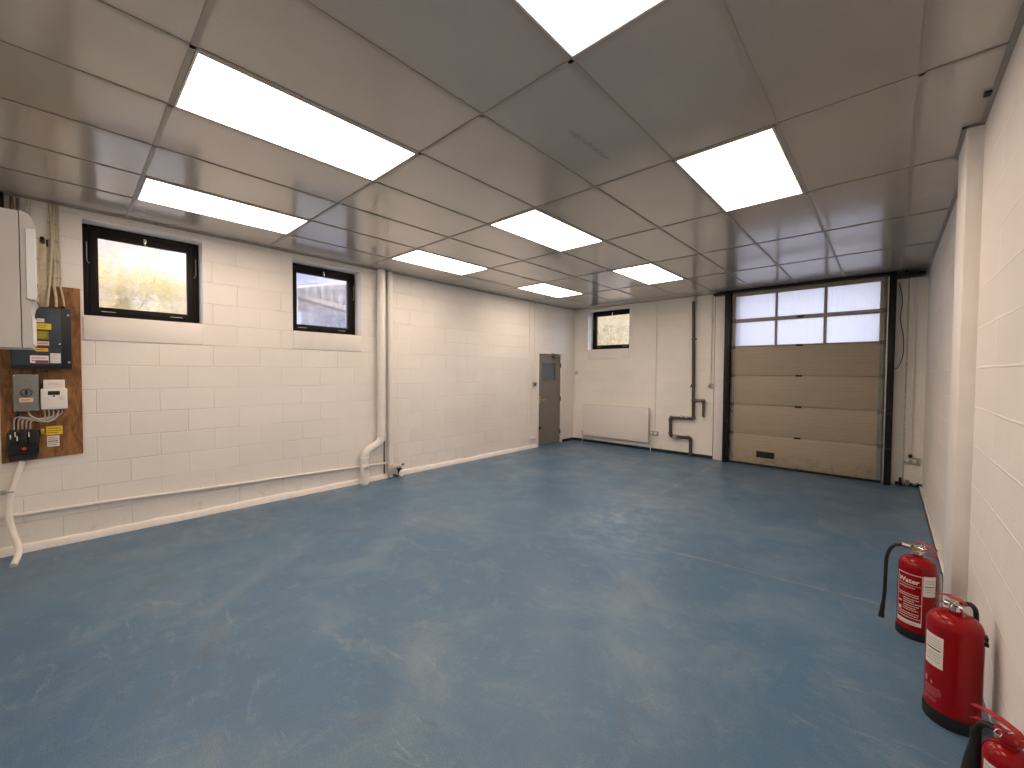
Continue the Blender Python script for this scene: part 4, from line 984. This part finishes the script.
# ------------------------------------------------------------------ outside
tag(MB().box(-40, -30, -.35, 30, 45, -.25).build('ground', M['asphalt']), kind='structure')
def foliage(name, label, c, rad, n, leafm, seed, trunk=True, sz=.07):
    r = random.Random(seed); t = empty(name, (c[0], c[1], -.25), label, 'tree')
    b = MB(); vs = b.b.verts
    cl = [Vector((c[0] + r.uniform(-1, 1) * rad[0] * .75, c[1] + r.uniform(-1, 1) * rad[1] * .75, c[2] + r.uniform(-1, 1) * rad[2] * .75)) for _ in range(26)]
    for i in range(n):
        q = r.choice(cl); p = q + Vector([r.gauss(0, .17) * k for k in (rad[0], rad[1], rad[2])])
        u = Vector((r.gauss(0, 1), r.gauss(0, 1), r.gauss(0, 1))).normalized(); w = u.cross(Vector((r.gauss(0, 1), r.gauss(0, 1), r.gauss(0, 1)))).normalized(); s = sz * r.uniform(.6, 1.3)
        b.mi = r.randrange(len(leafm))
        b.quad(p - u * s, p + w * s * .5, p + u * s, p - w * s * .5)
    b.build('leaves', leafm, t, recalc=False)
    if trunk:
        b = MB().tube([(c[0], c[1], -.3), (c[0] + .05, c[1], c[2] * .5), (c[0], c[1], c[2])], [.16, .11, .05], 10, smooth=4)
        for k in range(8):
            q = cl[k]; b.tube([(c[0], c[1], c[2] * .55), ((c[0] + q.x) / 2, (c[1] + q.y) / 2, (c[2] + q.z) / 2 - .1), q], [.05, .03, .01], 6, smooth=3)
        b.build('trunk', M['bark'], t)
    return t
# house beyond the nearest window
t = empty('house', (-14.2, 1.2, -.25), 'pale brick house seen through the window nearest the meter board', 'house')
b = MB(); HX = -14.0
holes = [(1.0, 1.68, 2.2, 3.78), (.98, 1.14, 4.05, 4.62), (1.86, 2.4, 3.98, 5.2)]
us = sorted({-4., 3.6, *[h[0] for h in holes], *[h[1] for h in holes]}); zs = sorted({-.25, 6.5, *[h[2] for h in holes], *[h[3] for h in holes]})
for i in range(len(us) - 1):
    for j in range(len(zs) - 1):
        cu, cz = (us[i] + us[i + 1]) / 2, (zs[j] + zs[j + 1]) / 2
        if any(h[0] < cu < h[1] and h[2] < cz < h[3] for h in holes): continue
        b.box(HX - .3, us[i], zs[j], HX, us[i + 1], zs[j + 1])
b.box(HX - 5, -4, -.25, HX - .3, -3.7, 6.5).box(HX - 5, 3.3, -.25, HX - .3, 3.6, 6.5)
b.build('wall', M['obrick'], t)
for h in holes:
    b = MB(); w = .05
    b.box(HX - .16, h[0], h[2], HX - .06, h[0] + w, h[3]).box(HX - .16, h[1] - w, h[2], HX - .06, h[1], h[3]).box(HX - .16, h[0] + w, h[2], HX - .06, h[1] - w, h[2] + w).box(HX - .16, h[0] + w, h[3] - w, HX - .06, h[1] - w, h[3])
    if h[1] - h[0] > .5: b.box(HX - .15, (h[0] + h[1]) / 2 - .03, h[2] + w, HX - .07, (h[0] + h[1]) / 2 + .03, h[3] - w)
    wf = b.build('window', M['upvc'], t)
    MB().box(HX - .14, h[0] + w, h[2] + w, HX - .13, h[1] - w, h[3] - w).build('net_curtain', M['upvc'], wf)
MB().prism([(-4.3, 6.4), (-.2, 8.6), (3.9, 6.4)], 'x', HX - 5, HX + .3).build('roof', M['oroof'], t)
MB().box(HX, 1.83, 3.83, HX + .08, 3.6, 3.88).box(HX + .0, 1.80, 3.0, HX + .06, 1.86, 3.9).build('gutter', M['upvc'], t)
foliage('tree', 'yellow leaved tree against the pale brick house outside', (-12.4, .9, 3.15), (.7, 1.25, .75), 2600, [M['leafy'], M['leafy'], M['leafg']], 2, sz=.05)
# lean-to buildings beyond window 2
t = empty('outbuilding', (-14, 6.5, -.25), 'blue grey brick building with pale fascia seen through the second window', 'building')
MB().box(-18, 3.9, -.25, -14.0, 12, 3.62).box(-18, 3.9, 3.62, -14.4, 12, 6.0).build('wall', M['gbrick'], t)
MB().prism([(4.4, 4.02), (9.0, 3.30), (9.0, 3.44), (4.4, 4.16)], 'x', -14.5, -13.9).build('fascia', mat('cream_fascia', (.40, .34, .31), .6), t)
MB().prism([(4.2, 3.95), (9.0, 5.25), (9.0, 5.33), (4.2, 4.03)], 'x', -13.7, -13.6).build('bargeboard', M['upvc'], t)
b = MB().prism([(4.2, 4.08), (9.0, 5.38), (9.0, 7.0), (4.2, 6.0)], 'x', -13.95, -13.75); b.build('roof_sheet', M['oroof'], t)
MB().box(-13.9, 4.93, 2.9, -13.8, 5.05, 3.45).box(-13.9, 4.95, 3.45, -13.84, 4.99, 4.1).build('downpipe', M['upvc'], t)
for y in (5.4, 5.65, 5.9, 6.2, 6.5): MB().box(-14.39, y, 3.95, -14.36, y + .12, 4.6).build('louvre', M['upvc'], t)
# trees beyond far window and shutter
foliage('tree', 'pale leafy tree close behind the far high window', (-8.3, 14.6, 3.4), (1.7, .6, 1.1), 3800, [M['leafg'], M['leafg'], M['leafy']], 5, sz=.06)
foliage('tree', 'low russet bush beneath the pale tree behind the far high window', (-7.7, 12.6, 2.1), (1.6, .35, .5), 2400, [M['leafr'], M['leafg']], 9, sz=.06)
tag(MB().box(-13, 16.5, -.25, -4.5, 16.8, 4.6).build('yard_wall', M['obrick']), 'long buff brick wall behind the pale tree outside', 'wall')

# ------------------------------------------------------------------ sky + sun
w = bpy.data.worlds.new('World'); scene.world = w; w.use_nodes = True; nt = w.node_tree; nt.nodes.clear()
o = nt.nodes.new('ShaderNodeOutputWorld'); bg = nt.nodes.new('ShaderNodeBackground'); sky = nt.nodes.new('ShaderNodeTexSky')
sky.sky_type = 'NISHITA'; sky.sun_disc = False; sky.sun_elevation = math.radians(38); sky.sun_rotation = math.radians(140); sky.dust_density = 2.5
mx = nt.nodes.new('ShaderNodeMix'); mx.data_type = 'RGBA'; mx.inputs[0].default_value = .55; mx.inputs[7].default_value = (7.3, 7.6, 8.9, 1)
nt.links.new(sky.outputs[0], mx.inputs[6]); nt.links.new(mx.outputs[2], bg.inputs['Color']); nt.links.new(bg.outputs[0], o.inputs['Surface'])
bg.inputs['Strength'].default_value = .60
sl = bpy.data.lights.new('sun', 'SUN'); sl.energy = 2.6; sl.angle = math.radians(1); sl.color = (1, .93, .82)
so = bpy.data.objects.new('sun', sl); col.objects.link(so)
so.rotation_euler = Vector((-.62, .38, -.68)).to_track_quat('-Z', 'Y').to_euler()

# ------------------------------------------------------------------ camera
F, YAW, PIT, ROL = 408.821, -.744512, -.0281014, .00626592
cam = bpy.data.cameras.new('camera'); cam.sensor_fit = 'HORIZONTAL'; cam.sensor_width = 36; cam.lens = F / 1024 * 36; cam.clip_start = .02; cam.clip_end = 200
co = bpy.data.objects.new('camera', cam); col.objects.link(co)
f = Vector((math.sin(YAW) * math.cos(PIT), math.cos(YAW) * math.cos(PIT), math.sin(PIT))); r = Vector((math.cos(YAW), -math.sin(YAW), 0)); u = r.cross(f)
r2 = r * math.cos(ROL) + u * math.sin(ROL); u2 = -r * math.sin(ROL) + u * math.cos(ROL)
co.matrix_world = Matrix((r2, u2, -f)).transposed().to_4x4(); co.location = (0, 0, CZ)
scene.camera = co
vs = scene.view_settings; vs.view_transform = 'Standard'; vs.look = 'None'; vs.gamma = 1; vs.use_curve_mapping = False; vs.exposure = 0.08
